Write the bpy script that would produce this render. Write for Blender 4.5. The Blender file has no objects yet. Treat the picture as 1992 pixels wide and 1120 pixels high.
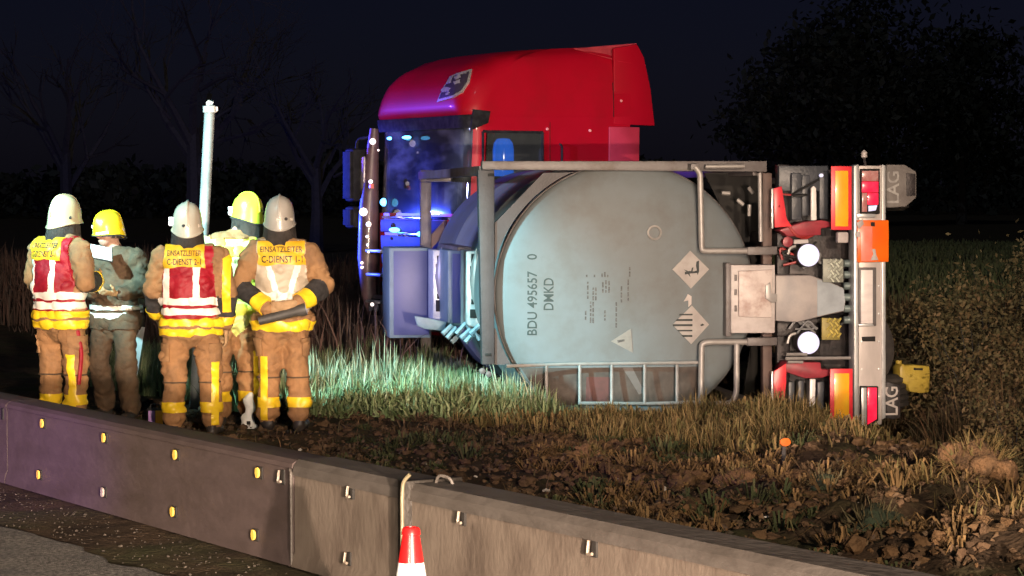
import bpy, bmesh, math, random
import numpy as np
from mathutils import Vector, Matrix
from mathutils.bvhtree import BVHTree

random.seed(7)
rng = np.random.default_rng(7)
scene = bpy.context.scene
C = scene.collection
R = math.radians

# ---------------------------------------------------------------- camera
FOC = 4600.0                      # focal length in photo pixels (1992 wide)
PITCH = math.atan(180.0 / FOC)
CAM = Vector((0, 0, 1.7))
cam_data = bpy.data.cameras.new('camera')
cam_data.sensor_width = 36.0
cam_data.lens = FOC / 1992 * 36.0
cam_data.clip_start = 0.1
cam_data.clip_end = 2000
cam = bpy.data.objects.new('camera', cam_data)
C.objects.link(cam)
cam.location = CAM
cam.rotation_euler = (R(90) - PITCH, 0, 0)
scene.camera = cam

# ---------------------------------------------------------------- night sky
world = bpy.data.worlds.new('World')
scene.world = world
world.use_nodes = True
wn = world.node_tree
bgn = wn.nodes['Background']
sky = wn.nodes.new('ShaderNodeTexSky')
sky.sky_type = 'NISHITA'
sky.sun_disc = False
sky.sun_elevation = R(38)
sky.sun_rotation = R(200)
tint = wn.nodes.new('ShaderNodeMixRGB')
tint.blend_type = 'MULTIPLY'
tint.inputs[0].default_value = 1
tint.inputs[2].default_value = (0.85, 0.78, 1.7, 1)
wn.links.new(sky.outputs[0], tint.inputs[1])
wn.links.new(tint.outputs[0], bgn.inputs[0])
bgn.inputs[1].default_value = 0.0009
scene.view_settings.view_transform = 'Standard'
scene.view_settings.look = 'None'
scene.view_settings.gamma = 1
scene.view_settings.exposure = 0
scene.view_settings.use_curve_mapping = False


def lamp(kind, name, loc, aim, power, col, size=0.1, cone=60, blend=0.4):
    d = bpy.data.lights.new(name, kind)
    d.energy = power
    d.color = col
    if kind == 'SUN':
        d.angle = R(0.5)
    else:
        d.shadow_soft_size = size
    if kind == 'SPOT':
        d.spot_size = R(cone)
        d.spot_blend = blend
    o = bpy.data.objects.new(name, d)
    C.objects.link(o)
    o.location = loc
    if aim is not None:
        o.rotation_euler = (Vector(aim) - Vector(loc)).to_track_quat('-Z', 'Y').to_euler()
    return o


# faint moonlight, then the lamps of the emergency vehicles that stand out of frame, plus an added fill
lamp('SUN', 'moon', (0, 0, 30), (6, 30, 0), 0.16, (0.8, 0.9, 1.0))
lamp('SPOT', 'light_mast', (5.5, -14, 6.0), (0.6, 20, 0.2), 31000, (1.0, 0.76, 0.56), 0.35, 40, 0.6)
lamp('SPOT', 'added_fill', (-5.5, -8, 2.6), (-2.2, 17, 0.2), 9000, (1.0, 0.80, 0.60), 0.25, 30, 0.7)  # unseen fill added to warm and brighten the barrier front
lamp('SPOT', 'headlight', (2.36, -0.3, 0.915), (-0.6, 11, 0.0), 16000, (1.0, 0.76, 0.58), 0.045, 44, 0.7)
lamp('SPOT', 'headlight', (1.15, -0.3, 0.915), (-0.4, 11, 0.0), 3000, (1.0, 0.76, 0.60), 0.07, 44, 0.7)
lamp('SPOT', 'verge_floodlight', (-10.0, 11.0, 7.0), (-0.85, 22.5, 0.25), 37000, (0.44, 0.93, 1.0), 0.15, 14, 0.85)
lamp('SPOT', 'scene_floodlight', (-10.0, 11.4, 6.6), (-2.42, 19.6, 1.15), 9000, (0.78, 1.0, 0.72), 0.12, 4.6, 0.6)
lamp('SPOT', 'blue_beacon', (-10.5, 35.0, 1.75), (-1.9, 30.3, 1.6), 24000, (0.04, 0.08, 1.0), 0.10, 12.5, 0.5)
lamp('SPOT', 'blue_beacon', (-9.5, 33.2, 3.4), (-1.0, 28.9, 3.3), 3800, (0.16, 0.06, 1.0), 0.10, 22, 0.5)
lamp('SPOT', 'blue_beacon', (-5.6, 11.0, 1.3), (-2.9, 13.6, .25), 420, (0.45, 0.14, 1.0), 0.10, 50, 0.9)
lamp('SPOT', 'blue_beacon', (-9.5, 19.0, 2.6), (-0.5, 26.9, 1.2), 8500, (0.42, 0.44, 1.0), 0.10, 17, 0.6)
lamp('SPOT', 'blue_beacon', (-16.0, 40.0, 2.0), (-12.0, 88, 6.0), 16000, (0.10, 0.14, 1.0), 0.10, 40, 0.8)

# ---------------------------------------------------------------- projections
_f = Vector((0, math.cos(PITCH), -math.sin(PITCH)))
_u = Vector((0, math.sin(PITCH), math.cos(PITCH)))


def ray(px, py):
    return Vector((1, 0, 0)) * ((px - 996) / FOC) + _f + _u * ((560 - py) / FOC)


def at(px, py, Y):
    r = ray(px, py)
    return CAM + r * (Y / r.y)


# ---------------------------------------------------------------- numpy noise
def _hash(ix, iy, iz, seed):
    h = (ix.astype(np.int64) * 374761393 + iy.astype(np.int64) * 668265263 + iz.astype(np.int64) * 1274126177 + seed * 974711) & 0xffffffff
    h = ((h ^ (h >> 13)) * 1274126177) & 0xffffffff
    h = (h ^ (h >> 16)) & 0xffff
    return h / 32767.5 - 1.0


def vnoise(x, y, z, seed=0):
    x, y, z = np.broadcast_arrays(np.asarray(x, float), np.asarray(y, float), np.asarray(z, float))
    ix, iy, iz = np.floor(x), np.floor(y), np.floor(z)
    fx, fy, fz = x - ix, y - iy, z - iz
    fx, fy, fz = [t * t * (3 - 2 * t) for t in (fx, fy, fz)]
    r = 0
    for a in (0, 1):
        wx = fx if a else 1 - fx
        for b in (0, 1):
            wy = fy if b else 1 - fy
            for c in (0, 1):
                wz = fz if c else 1 - fz
                r = r + wx * wy * wz * _hash(ix + a, iy + b, iz + c, seed)
    return r


# ---------------------------------------------------------------- materials
MATS = {}


def mat(name, c1, c2=None, scale=6.0, rough=0.6, metal=0.0, bump=0.0, bscale=40.0, coat=0.0, spec=0.5,
        emit=None, estr=0.0, lo=0.4, hi=0.65, island=False, stretch=None, c3=None, scale3=2.0):
    if name in MATS:
        return MATS[name]
    m = bpy.data.materials.new(name)
    m.use_nodes = True
    nt = m.node_tree
    p = nt.nodes['Principled BSDF']
    p.inputs['Roughness'].default_value = rough
    p.inputs['Metallic'].default_value = metal
    p.inputs['Coat Weight'].default_value = coat
    p.inputs['Coat Roughness'].default_value = 0.08
    p.inputs['Specular IOR Level'].default_value = spec
    c1 = (*c1, 1)
    c2 = (*c2, 1) if c2 else tuple(min(1, v * 0.78) for v in c1[:3]) + (1,)
    tc = nt.nodes.new('ShaderNodeTexCoord')
    mp = nt.nodes.new('ShaderNodeMapping')
    nt.links.new(tc.outputs['Object'], mp.inputs[0])
    if stretch:
        mp.inputs['Scale'].default_value = stretch
    rp = nt.nodes.new('ShaderNodeValToRGB')
    rp.color_ramp.elements[0].color = c1
    rp.color_ramp.elements[1].color = c2
    if island:
        g = nt.nodes.new('ShaderNodeNewGeometry')
        nt.links.new(g.outputs['Random Per Island'], rp.inputs[0])
        rp.color_ramp.elements[0].position = 0.0
        rp.color_ramp.elements[1].position = 1.0
        if c3:
            e = rp.color_ramp.elements.new(0.6)
            e.color = (*c3, 1)
    else:
        n = nt.nodes.new('ShaderNodeTexNoise')
        n.inputs['Scale'].default_value = scale
        n.inputs['Detail'].default_value = 6
        n.inputs['Roughness'].default_value = 0.6
        nt.links.new(mp.outputs[0], n.inputs['Vector'])
        nt.links.new(n.outputs['Fac'], rp.inputs[0])
        rp.color_ramp.elements[0].position = lo
        rp.color_ramp.elements[1].position = hi
    out = rp.outputs[0]
    if c3 and not island:
        n3 = nt.nodes.new('ShaderNodeTexNoise')
        n3.inputs['Scale'].default_value = scale3
        n3.inputs['Detail'].default_value = 7
        n3.inputs['Roughness'].default_value = 0.65
        nt.links.new(mp.outputs[0], n3.inputs['Vector'])
        r3 = nt.nodes.new('ShaderNodeValToRGB')
        r3.color_ramp.elements[0].position = 0.48
        r3.color_ramp.elements[1].position = 0.7
        mx = nt.nodes.new('ShaderNodeMixRGB')
        nt.links.new(n3.outputs['Fac'], r3.inputs[0])
        nt.links.new(r3.outputs[0], mx.inputs[0])
        nt.links.new(out, mx.inputs[1])
        mx.inputs[2].default_value = (*c3, 1)
        out = mx.outputs[0]
    nt.links.new(out, p.inputs['Base Color'])
    if bump:
        b = nt.nodes.new('ShaderNodeBump')
        b.inputs['Strength'].default_value = bump
        b.inputs['Distance'].default_value = 0.02
        n2 = nt.nodes.new('ShaderNodeTexNoise')
        n2.inputs['Scale'].default_value = bscale
        n2.inputs['Detail'].default_value = 4
        nt.links.new(mp.outputs[0], n2.inputs['Vector'])
        nt.links.new(n2.outputs['Fac'], b.inputs['Height'])
        nt.links.new(b.outputs[0], p.inputs['Normal'])
    if emit:
        p.inputs['Emission Color'].default_value = (*emit, 1)
        p.inputs['Emission Strength'].default_value = estr
    MATS[name] = m
    return m


def glass_mat(name, tint, fac=0.30, rough=0.03):
    if name in MATS:
        return MATS[name]
    m = bpy.data.materials.new(name)
    m.use_nodes = True
    nt = m.node_tree
    for n in list(nt.nodes):
        nt.nodes.remove(n)
    o = nt.nodes.new('ShaderNodeOutputMaterial')
    t = nt.nodes.new('ShaderNodeBsdfTransparent')
    t.inputs[0].default_value = (*tint, 1)
    g = nt.nodes.new('ShaderNodeBsdfGlossy')
    g.inputs['Roughness'].default_value = rough
    fr = nt.nodes.new('ShaderNodeFresnel')
    fr.inputs[0].default_value = 1.5
    mx = nt.nodes.new('ShaderNodeMixShader')
    nt.links.new(fr.outputs[0], mx.inputs[0])
    nt.links.new(t.outputs[0], mx.inputs[1])
    nt.links.new(g.outputs[0], mx.inputs[2])
    df = nt.nodes.new('ShaderNodeBsdfDiffuse')          # diffuse film added so the blue glare shows on the pane
    df.inputs[0].default_value = (.45, .5, .5, 1)
    nz = nt.nodes.new('ShaderNodeTexNoise'); nz.inputs['Scale'].default_value = 3.0; nz.inputs['Detail'].default_value = 5
    rp = nt.nodes.new('ShaderNodeMapRange'); rp.inputs[1].default_value = .48; rp.inputs[2].default_value = .75; rp.inputs[3].default_value = .05; rp.inputs[4].default_value = fac
    nt.links.new(nz.outputs['Fac'], rp.inputs[0])
    m2 = nt.nodes.new('ShaderNodeMixShader')
    nt.links.new(rp.outputs[0], m2.inputs[0]); nt.links.new(mx.outputs[0], m2.inputs[1]); nt.links.new(df.outputs[0], m2.inputs[2])
    nt.links.new(m2.outputs[0], o.inputs[0])
    MATS[name] = m
    return m


# ---------------------------------------------------------------- object helpers
def tag(o, label=None, cat=None, group=None, kind=None):
    if label: o['label'] = label
    if cat: o['category'] = cat
    if group: o['group'] = group
    if kind: o['kind'] = kind
    return o


def empty(name, loc=(0, 0, 0), rz=0.0, label=None, cat=None, group=None):
    o = bpy.data.objects.new(name, None)
    C.objects.link(o)
    o.location = loc
    o.rotation_euler = (0, 0, rz)
    o.empty_display_size = 0.2
    return tag(o, label, cat, group)


def link(name, me, m=None, parent=None, angle=40):
    if m is not None:
        me.materials.append(m)
    if len(me.polygons):
        me.polygons.foreach_set('use_smooth', np.ones(len(me.polygons), bool))
        me.set_sharp_from_angle(angle=R(angle))
    me.update()
    o = bpy.data.objects.new(name, me)
    C.objects.link(o)
    if parent is not None:
        o.parent = parent
    return o


def obj(name, bm, m=None, parent=None, angle=40):
    bmesh.ops.recalc_face_normals(bm, faces=bm.faces)
    me = bpy.data.meshes.new(name)
    bm.to_mesh(me)
    bm.free()
    return link(name, me, m, parent, angle)


def np_obj(name, verts, tris, m, parent=None, smooth=False):
    me = bpy.data.meshes.new(name)
    n, k = len(verts), len(tris)
    me.vertices.add(n)
    me.vertices.foreach_set('co', np.ascontiguousarray(verts, dtype=np.float32).ravel())
    w = tris.shape[1]
    me.loops.add(k * w)
    me.loops.foreach_set('vertex_index', np.ascontiguousarray(tris, dtype=np.int32).ravel())
    me.polygons.add(k)
    me.polygons.foreach_set('loop_start', np.arange(0, k * w, w, dtype=np.int32))
    me.polygons.foreach_set('use_smooth', np.full(k, smooth, bool))
    me.update(calc_edges=True)
    me.validate()
    me.materials.append(m)
    o = bpy.data.objects.new(name, me)
    C.objects.link(o)
    if parent is not None:
        o.parent = parent
    return o


def box(bm, x0, x1, y0, y1, z0, z1, bev=0.0, mtx=None):
    t = bmesh.new()
    bmesh.ops.create_cube(t, size=1)
    for v in t.verts:
        v.co = Vector(((x0 + x1) / 2 + v.co.x * (x1 - x0), (y0 + y1) / 2 + v.co.y * (y1 - y0), (z0 + z1) / 2 + v.co.z * (z1 - z0)))
    if bev:
        bmesh.ops.bevel(t, geom=list(t.edges), offset=bev, segments=2, affect='EDGES', profile=0.5)
    if mtx is not None:
        t.transform(mtx)
    merge(bm, t)
    return bm


def merge(bm, t):
    me = bpy.data.meshes.new('tmp')
    t.to_mesh(me)
    t.free()
    bm.from_mesh(me)
    bpy.data.meshes.remove(me)


def tube(bm, pts, r, n=8, cap=True, closed=False):
    pts = [Vector(p) for p in pts]
    rs = r if isinstance(r, (list, tuple)) else [r] * len(pts)
    up = None
    rings = []
    for i, p in enumerate(pts):
        a = pts[max(i - 1, 0)]
        b = pts[min(i + 1, len(pts) - 1)]
        d = (b - a)
        if d.length < 1e-9:
            d = Vector((0, 0, 1))
        d.normalize()
        if up is None:
            up = d.orthogonal().normalized()
        up = (up - d * up.dot(d))
        if up.length < 1e-6:
            up = d.orthogonal()
        up.normalize()
        s = d.cross(up)
        rings.append([bm.verts.new(p + (up * math.cos(2 * math.pi * k / n) + s * math.sin(2 * math.pi * k / n)) * rs[i]) for k in range(n)])
    for a, b in zip(rings, rings[1:]):
        for k in range(n):
            bm.faces.new((a[k], a[(k + 1) % n], b[(k + 1) % n], b[k]))
    if cap:
        bm.faces.new(rings[0][::-1])
        bm.faces.new(rings[-1])
    return bm


def fillet(pts, rad=0.12, n=5):
    pts = [Vector(p) for p in pts]
    out = [pts[0]]
    for a, b, c in zip(pts, pts[1:], pts[2:]):
        d1 = (a - b); d2 = (c - b)
        r = min(rad, d1.length * 0.48, d2.length * 0.48)
        p1 = b + d1.normalized() * r
        p2 = b + d2.normalized() * r
        for k in range(n + 1):
            t = k / n
            out.append(p1 * (1 - t) ** 2 + b * 2 * t * (1 - t) + p2 * t * t)
    out.append(pts[-1])
    return out


def prism(bm, pts, y0, y1, bev=0.0):
    """polygon pts (x,z) from plane y0 back to plane y1"""
    t = bmesh.new()
    a = [t.verts.new((x, y0, z)) for x, z in pts]
    b = [t.verts.new((x, y1, z)) for x, z in pts]
    n = len(pts)
    t.faces.new(a)
    t.faces.new(b[::-1])
    for i in range(n):
        t.faces.new((a[i], b[i], b[(i + 1) % n], a[(i + 1) % n]))
    bmesh.ops.recalc_face_normals(t, faces=t.faces)
    if bev:
        bmesh.ops.bevel(t, geom=list(t.edges), offset=bev, segments=2, affect='EDGES', profile=0.5)
    merge(bm, t)
    return bm


def lathe(bm, prof, n=24, mtx=None, sx=1.0, sy=1.0, cap=True):
    """prof = [(r,z)], spun about z"""
    t = bmesh.new()
    rings = []
    for r, z in prof:
        rings.append([t.verts.new((r * sx * math.cos(2 * math.pi * k / n), r * sy * math.sin(2 * math.pi * k / n), z)) for k in range(n)])
    for a, b in zip(rings, rings[1:]):
        for k in range(n):
            t.faces.new((a[k], a[(k + 1) % n], b[(k + 1) % n], b[k]))
    if cap:
        t.faces.new(rings[0][::-1])
        t.faces.new(rings[-1])
    bmesh.ops.remove_doubles(t, verts=t.verts, dist=1e-5)
    if mtx is not None:
        t.transform(mtx)
    merge(bm, t)
    return bm


def text_mesh(s, size, spacing=1.0, extrude=0.0):
    cu = bpy.data.curves.new('txt', 'FONT')
    cu.body = s
    cu.size = size
    cu.align_x = 'CENTER'
    cu.align_y = 'CENTER'
    cu.space_character = spacing
    cu.extrude = extrude
    cu.resolution_u = 3
    cu.offset = 0.011
    o = bpy.data.objects.new('txt', cu)
    C.objects.link(o)
    dg = bpy.context.evaluated_depsgraph_get()
    me = bpy.data.meshes.new_from_object(o.evaluated_get(dg))
    bpy.data.objects.remove(o)
    bpy.data.curves.remove(cu)
    return me


# ---------------------------------------------------------------- ground
B0 = Vector((-3.01, 13.9)); BU = Vector((1.81, -2.85)).normalized(); BN = Vector((-BU.y, BU.x))


def s_of(x, y):
    return (x - B0.x) * BN.x + (y - B0.y) * BN.y


def gz(x, y, fine=True):
    x = np.asarray(x, float); y = np.asarray(y, float)
    s = s_of(x, y)
    sm = lambda a, b, t: np.clip((t - a) / (b - a), 0, 1) ** 2 * (3 - 2 * np.clip((t - a) / (b - a), 0, 1))
    z = -0.21 * sm(0.2, 3.2, s) - 0.23 * sm(3.5, 9.0, s)
    # right-hand spoil bank and the ditch behind it
    rx = 2.55 + (18 - y) * 0.06
    near = sm(9.5, 12.5, y) * (1 - sm(19.5, 22, y))
    z = z + 0.20 * np.exp(-((x - rx + 0.1) / 0.75) ** 2) * near
    z = z - 0.55 * sm(0.35, 1.3, x - rx) * (1 - sm(2.6, 4.5, x - rx)) * sm(8, 11, y) * (1 - sm(24, 30, y))
    z = z + 0.25 * sm(4.0, 8.0, x) * sm(15, 25, y)
    if fine:
        m = sm(0.25, 1.2, s) * (1 - sm(40, 60, y))
        k = 0.35 + 0.9 * sm(0.0, 2.5, x)
        z = z + m * k * (0.075 * vnoise(x * 1.7, y * 1.7, 0, 3) + 0.060 * vnoise(x * 4.1, y * 4.1, 0, 4)
                         + 0.038 * vnoise(x * 9, y * 9, 0, 5) + 0.016 * vnoise(x * 21, y * 21, 0, 6))
        z = z + 0.006 * vnoise(x * 12, y * 12, 0, 8) * (1 - sm(0.1, 0.3, s)) * sm(-0.9, -0.5, s)
    z = z - 0.02 * (1 - sm(-0.8, -0.3, s))
    z = z + 3.5 * sm(90, 420, y)
    return z


def gz1(x, y):
    return float(gz(np.array([x]), np.array([y]))[0])


xs = np.concatenate([-np.geomspace(300, 7.2, 26), np.arange(-7, 8, 0.065), np.geomspace(8.1, 300, 26)])
ys = np.concatenate([[-60, -30, -10, 0, 3], np.arange(5, 27, 0.075), np.geomspace(27.1, 900, 60)])
gx, gy = np.meshgrid(xs, ys, indexing='ij')
gzz = gz(gx, gy)
nx, ny = gx.shape
gv = np.stack([gx.ravel(), gy.ravel(), gzz.ravel()], 1)
ii, jj = np.meshgrid(np.arange(nx - 1), np.arange(ny - 1), indexing='ij')
q = np.stack([ii * ny + jj, (ii + 1) * ny + jj, (ii + 1) * ny + jj + 1, ii * ny + jj + 1], -1).reshape(-1, 4)
soil = mat('soil', (0.030, 0.020, 0.013), (0.085, 0.056, 0.034), 3.0, 0.95, bump=0.9, bscale=30, spec=0.15, lo=0.35, hi=0.7,
           c3=(0.045, 0.05, 0.02), scale3=0.9)
ground = np_obj('ground', gv, q, soil, smooth=True)
tag(ground, 'rough brown verge soil falling away behind the steel barrier', kind='structure')

# road in front of the barrier
road_m = mat('asphalt', (0.07, 0.066, 0.06), (0.26, 0.245, 0.222), 46, 0.85, bump=0.8, bscale=140, spec=0.3, c3=(0.08, 0.08, 0.08), scale3=2.6)
nt_, ns_ = 240, 50
tt = np.linspace(-14, 12, nt_)
rv = []
for t in tt:
    e = -0.62 + 0.10 * float(vnoise(t * 1.3, 0, 0, 11)) + 0.05 * float(vnoise(t * 5, 0, 0, 12))
    for k in range(ns_):
        w = k / (ns_ - 1)
        s = e - 9.0 * w ** 2
        p = B0 + BU * t + BN * s
        rv.append((p.x, p.y, 0.004 + 0.004 * float(vnoise(p.x * 8, p.y * 8, 0, 13)) - (0.02 if k == 0 else 0)))
rv = np.array(rv)
ii, jj = np.meshgrid(np.arange(nt_ - 1), np.arange(ns_ - 1), indexing='ij')
rq = np.stack([ii * ns_ + jj, (ii + 1) * ns_ + jj, (ii + 1) * ns_ + jj + 1, ii * ns_ + jj + 1], -1).reshape(-1, 4)
road = np_obj('road', rv, rq, road_m, smooth=True)
tag(road, 'worn grey asphalt road in front of the steel barrier', kind='structure')

# ---------------------------------------------------------------- steel barrier
BA = math.atan2(BU.y, BU.x)        # local x runs along the barrier towards the camera, local y to the far side


def bl(px, py, yoff=0.0):
    """pixel -> (t along barrier, z) on the plane a little in front of / behind the barrier face"""
    r = ray(px, py)
    n = Vector((BN.x, BN.y, 0))
    o = Vector((B0.x, B0.y, 0)) + n * yoff
    k = (o - CAM).dot(n) / r.dot(n)
    p = CAM + r * k
    return (p.x - B0.x) * BU.x + (p.y - B0.y) * BU.y, p.z


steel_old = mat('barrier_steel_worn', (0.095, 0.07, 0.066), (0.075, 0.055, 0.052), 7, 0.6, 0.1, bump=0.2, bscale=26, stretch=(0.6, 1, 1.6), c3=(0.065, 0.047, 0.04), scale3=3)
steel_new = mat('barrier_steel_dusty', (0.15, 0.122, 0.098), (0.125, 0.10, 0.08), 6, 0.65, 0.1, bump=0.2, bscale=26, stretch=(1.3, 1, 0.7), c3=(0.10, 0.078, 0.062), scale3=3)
steel_rim = mat('barrier_rim', (0.10, 0.088, 0.078), (0.07, 0.06, 0.052), 7, 0.6, 0.1, bump=0.3, bscale=30, stretch=(0.4, 1, 1))
dark_hole = mat('dark_recess', (0.008, 0.007, 0.006), (0.014, 0.012, 0.01), 9, 0.8)
bare_metal = mat('bare_metal', (0.42, 0.36, 0.30), (0.28, 0.23, 0.18), 12, 0.42, 0.5)
amber = mat('amber_reflector', (0.97, 0.62, 0.08), (0.97, 0.70, 0.16), 60, 0.15, coat=0.6)
grey_refl = mat('dulled_reflector', (0.50, 0.42, 0.38), (0.40, 0.33, 0.30), 40, 0.35)
H = 0.50


def barrier(t0, t1, rimmed, label):
    root = empty('steel_barrier', (B0.x + BU.x * t0, B0.y + BU.y * t0, 0), BA, label, 'crash barrier', 'steel barrier sections along the verge')
    L = t1 - t0 - 0.012
    bm = bmesh.new()
    if rimmed:
        prof = [(-0.022, 0.012), (-0.014, 0.05), (0.0, 0.08), (0.002, 0.425), (0.24, 0.425), (0.24, 0.012)]
    else:
        prof = [(-0.02, 0.012), (-0.012, 0.06), (0.0, 0.085), (0.0, 0.455), (0.24, 0.455), (0.24, 0.012)]
    a = [bm.verts.new((0, y, z)) for y, z in prof]
    n = max(2, int(L / 0.25))
    prev = a
    rings = [a]
    for k in range(1, n + 1):
        cur = [bm.verts.new((L * k / n, y + (0.004 * math.sin(k * 2.1 + t0) if 0.09 < z < 0.44 and y < 0.1 else 0), z)) for y, z in prof]
        rings.append(cur)
        for i in range(len(prof)):
            j = (i + 1) % len(prof)
            bm.faces.new((prev[i], prev[j], cur[j], cur[i]))
        prev = cur
    bm.faces.new(a[::-1]); bm.faces.new(prev)
    obj('face_panel', bm, steel_new if rimmed else steel_old, root, 30)
    bm = bmesh.new()
    if rimmed:
        pr = [(-0.010, 0.428), (-0.004, 0.472), (0.02, 0.50), (0.21, 0.50), (0.25, 0.47), (0.25, 0.428)]
    else:
        pr = [(-0.008, 0.458), (-0.004, 0.478), (0.02, 0.495), (0.20, 0.495), (0.245, 0.475), (0.245, 0.458)]
    a = [bm.verts.new((0, y, z)) for y, z in pr]
    b = [bm.verts.new((L, y, z)) for y, z in pr]
    for i in range(len(pr)):
        j = (i + 1) % len(pr)
        bm.faces.new((a[i], a[j], b[j], b[i]))
    bm.faces.new(a[::-1]); bm.faces.new(b)
    obj('top_rail', bm, steel_rim if rimmed else steel_old, root, 25)
    return root, t0


TJ0 = bl(15, 860)[0]; TJ1 = bl(573, 1000)[0]; TJ2 = bl(800, 1000)[0]
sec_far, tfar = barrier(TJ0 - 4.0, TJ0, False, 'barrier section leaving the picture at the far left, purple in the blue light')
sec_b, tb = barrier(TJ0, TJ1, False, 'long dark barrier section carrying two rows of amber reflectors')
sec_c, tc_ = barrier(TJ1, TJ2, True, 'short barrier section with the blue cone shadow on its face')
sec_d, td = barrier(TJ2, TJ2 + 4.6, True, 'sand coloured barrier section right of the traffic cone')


def reflector(px, py, lit=True):
    t, z = bl(px, py)
    x = t - tb
    bm = bmesh.new()
    box(bm, x - 0.021, x + 0.036, -0.007, 0.002, z - 0.030, z + 0.030, 0.004)
    h = obj('reflector', bm, dark_hole, sec_b)
    bm = bmesh.new()
    lathe(bm, [(0.0, -0.009), (0.0150, -0.009), (0.0175, 0), (0.0175, 0.006)], 14, Matrix.Translation((x, -0.011, z)) @ Matrix.Rotation(R(90), 4, 'X') @ Matrix.Scale(1.45, 4, (0, 1, 0)))
    obj('lens', bm, amber if lit else grey_refl, h)


for p in ((85, 823), (205, 851), (344, 884), (505, 919), (78, 923), (339, 995), (497, 1040)):
    reflector(*p)
reflector(203, 957, False)


def slot(sec, t0, px, py, hgt, wd, hook=True):
    t, z = bl(px, py)
    x = t - t0
    bm = bmesh.new()
    box(bm, x - wd, x + wd, -0.008, 0.010, z - hgt, z + hgt, 0.003)
    s = obj('slot', bm, dark_hole, sec)
    if hook:
        bm = bmesh.new()
        tube(bm, fillet([(x - wd * 1.5, -0.014, z + hgt * 0.9), (x - wd * 1.5, -0.020, z - hgt * 0.75), (x + wd * .5, -0.020, z - hgt * 0.55)], 0.01, 3), 0.0065, 6)
        obj('hook', bm, bare_metal, s)


slot(sec_b, tb, 552, 928, 0.034, 0.015)
slot(sec_far, tfar, 6, 805, 0.034, 0.015, False)
slot(sec_c, tc_, 686, 958, 0.030, 0.013)
slot(sec_c, tc_, 681, 1087, 0.030, 0.013)
slot(sec_d, td, 903, 1008, 0.030, 0.013)
slot(sec_d, td, 1158, 1067, 0.032, 0.016)
slot(sec_d, td, 1450, 1142, 0.032, 0.016)
# connecting rod at the joint right of the reflector section, hook bar at the joint behind the cone
bm = bmesh.new()
x = TJ1 - tb - 0.004
tube(bm, fillet([(x + 0.006, -0.016, 0.02), (x + 0.006, -0.018, 0.44), (x - 0.012, -0.014, 0.452)], 0.02, 4), 0.0075, 7)
obj('joint_rod', bm, steel_rim, sec_b)
bm = bmesh.new()
x = -0.012
box(bm, x - 0.035, x + 0.016, -0.04, 0.25, 0.02, 0.512, 0.006)
obj('joint_post', bm, mat('black_steel', (0.018, 0.015, 0.012), (0.035, 0.03, 0.025), 20, 0.5, 0.4, bump=0.2), sec_d)
bm = bmesh.new()
tube(bm, fillet([(x + 0.034, -0.055, 0.05), (x + 0.036, -0.058, 0.46), (x + 0.040, -0.055, 0.515), (x + 0.062, -0.035, 0.545)], 0.05, 6), 0.0085, 8)
obj('lifting_hook', bm, mat('hook_paint', (0.20, 0.17, 0.10), (0.13, 0.11, 0.07), 14, 0.5, 0.2), sec_d)
bm = bmesh.new()
tube(bm, fillet([(0.03, 0.10, 0.49), (0.05, 0.10, 0.535), (0.10, 0.13, 0.525), (0.11, 0.14, 0.49)], 0.03, 4), 0.007, 6)
obj('locking_pin', bm, steel_rim, sec_d)

# ---------------------------------------------------------------- traffic cone
cp = at(800, 1290, 8.65)
cone = empty('traffic_cone', (cp.x, cp.y, 0.008), 0.3, 'red and white traffic cone standing on the road before the barrier', 'traffic cone')
red_pl = mat('cone_red', (0.80, 0.012, 0.012), (0.62, 0.008, 0.01), 14, 0.32, coat=0.4)
white_rf = mat('cone_white', (0.88, 0.88, 0.90), (0.78, 0.78, 0.80), 20, 0.35)
cr = lambda z: 0.0275 + (0.475 - z) * 0.155
bm = bmesh.new()
box(bm, -0.14, 0.14, -0.14, 0.14, 0, 0.025, 0.008)
obj('base_plate', bm, mat('cone_rubber', (0.03, 0.03, 0.03), None, 20, 0.8), cone)
bm = bmesh.new(); lathe(bm, [(cr(0.0255), 0.0255), (cr(0.13), 0.13)], 32); obj('cone_body', bm, red_pl, cone, 30)
bm = bmesh.new(); lathe(bm, [(cr(0.13) + .0015, 0.1305), (cr(0.24) + .0015, 0.24)], 32); obj('white_band', bm, white_rf, cone, 30)
bm = bmesh.new(); lathe(bm, [(cr(0.24), 0.2405), (cr(0.345), 0.345)], 32); obj('cone_body', bm, white_rf, cone, 30)
bm = bmesh.new(); lathe(bm, [(cr(0.345), 0.3455), (cr(0.445), 0.445), (cr(0.449) + .004, 0.448), (cr(0.468) + .004, 0.468), (cr(0.474), 0.474), (cr(0.474) - .007, 0.474), (cr(0.474) - .01, 0.42)], 32, cap=False)
obj('cone_body', bm, red_pl, cone, 50)

# ---------------------------------------------------------------- tank container and trailer (lying on the left side)
TD = 22.66
TO = Vector(((1300 - 996) / FOC * TD, TD, -0.44))
TROT = R(8)
TY = Vector((-math.sin(TROT), math.cos(TROT), 0)); TX = Vector((math.cos(TROT), math.sin(TROT), 0))


def L(px, py, dy=0.0):
    r = ray(px, py)
    o = TO + TY * dy
    k = (o - CAM).dot(TY) / r.dot(TY)
    p = CAM + r * k - TO
    return (p.dot(TX), p.z)


def L3(px, py, dy=0.0):
    x, z = L(px, py, dy)
    return Vector((x, dy, z))


def P(pts, dy=0.0):
    return [L(x, y, dy) for x, y in pts]


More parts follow.
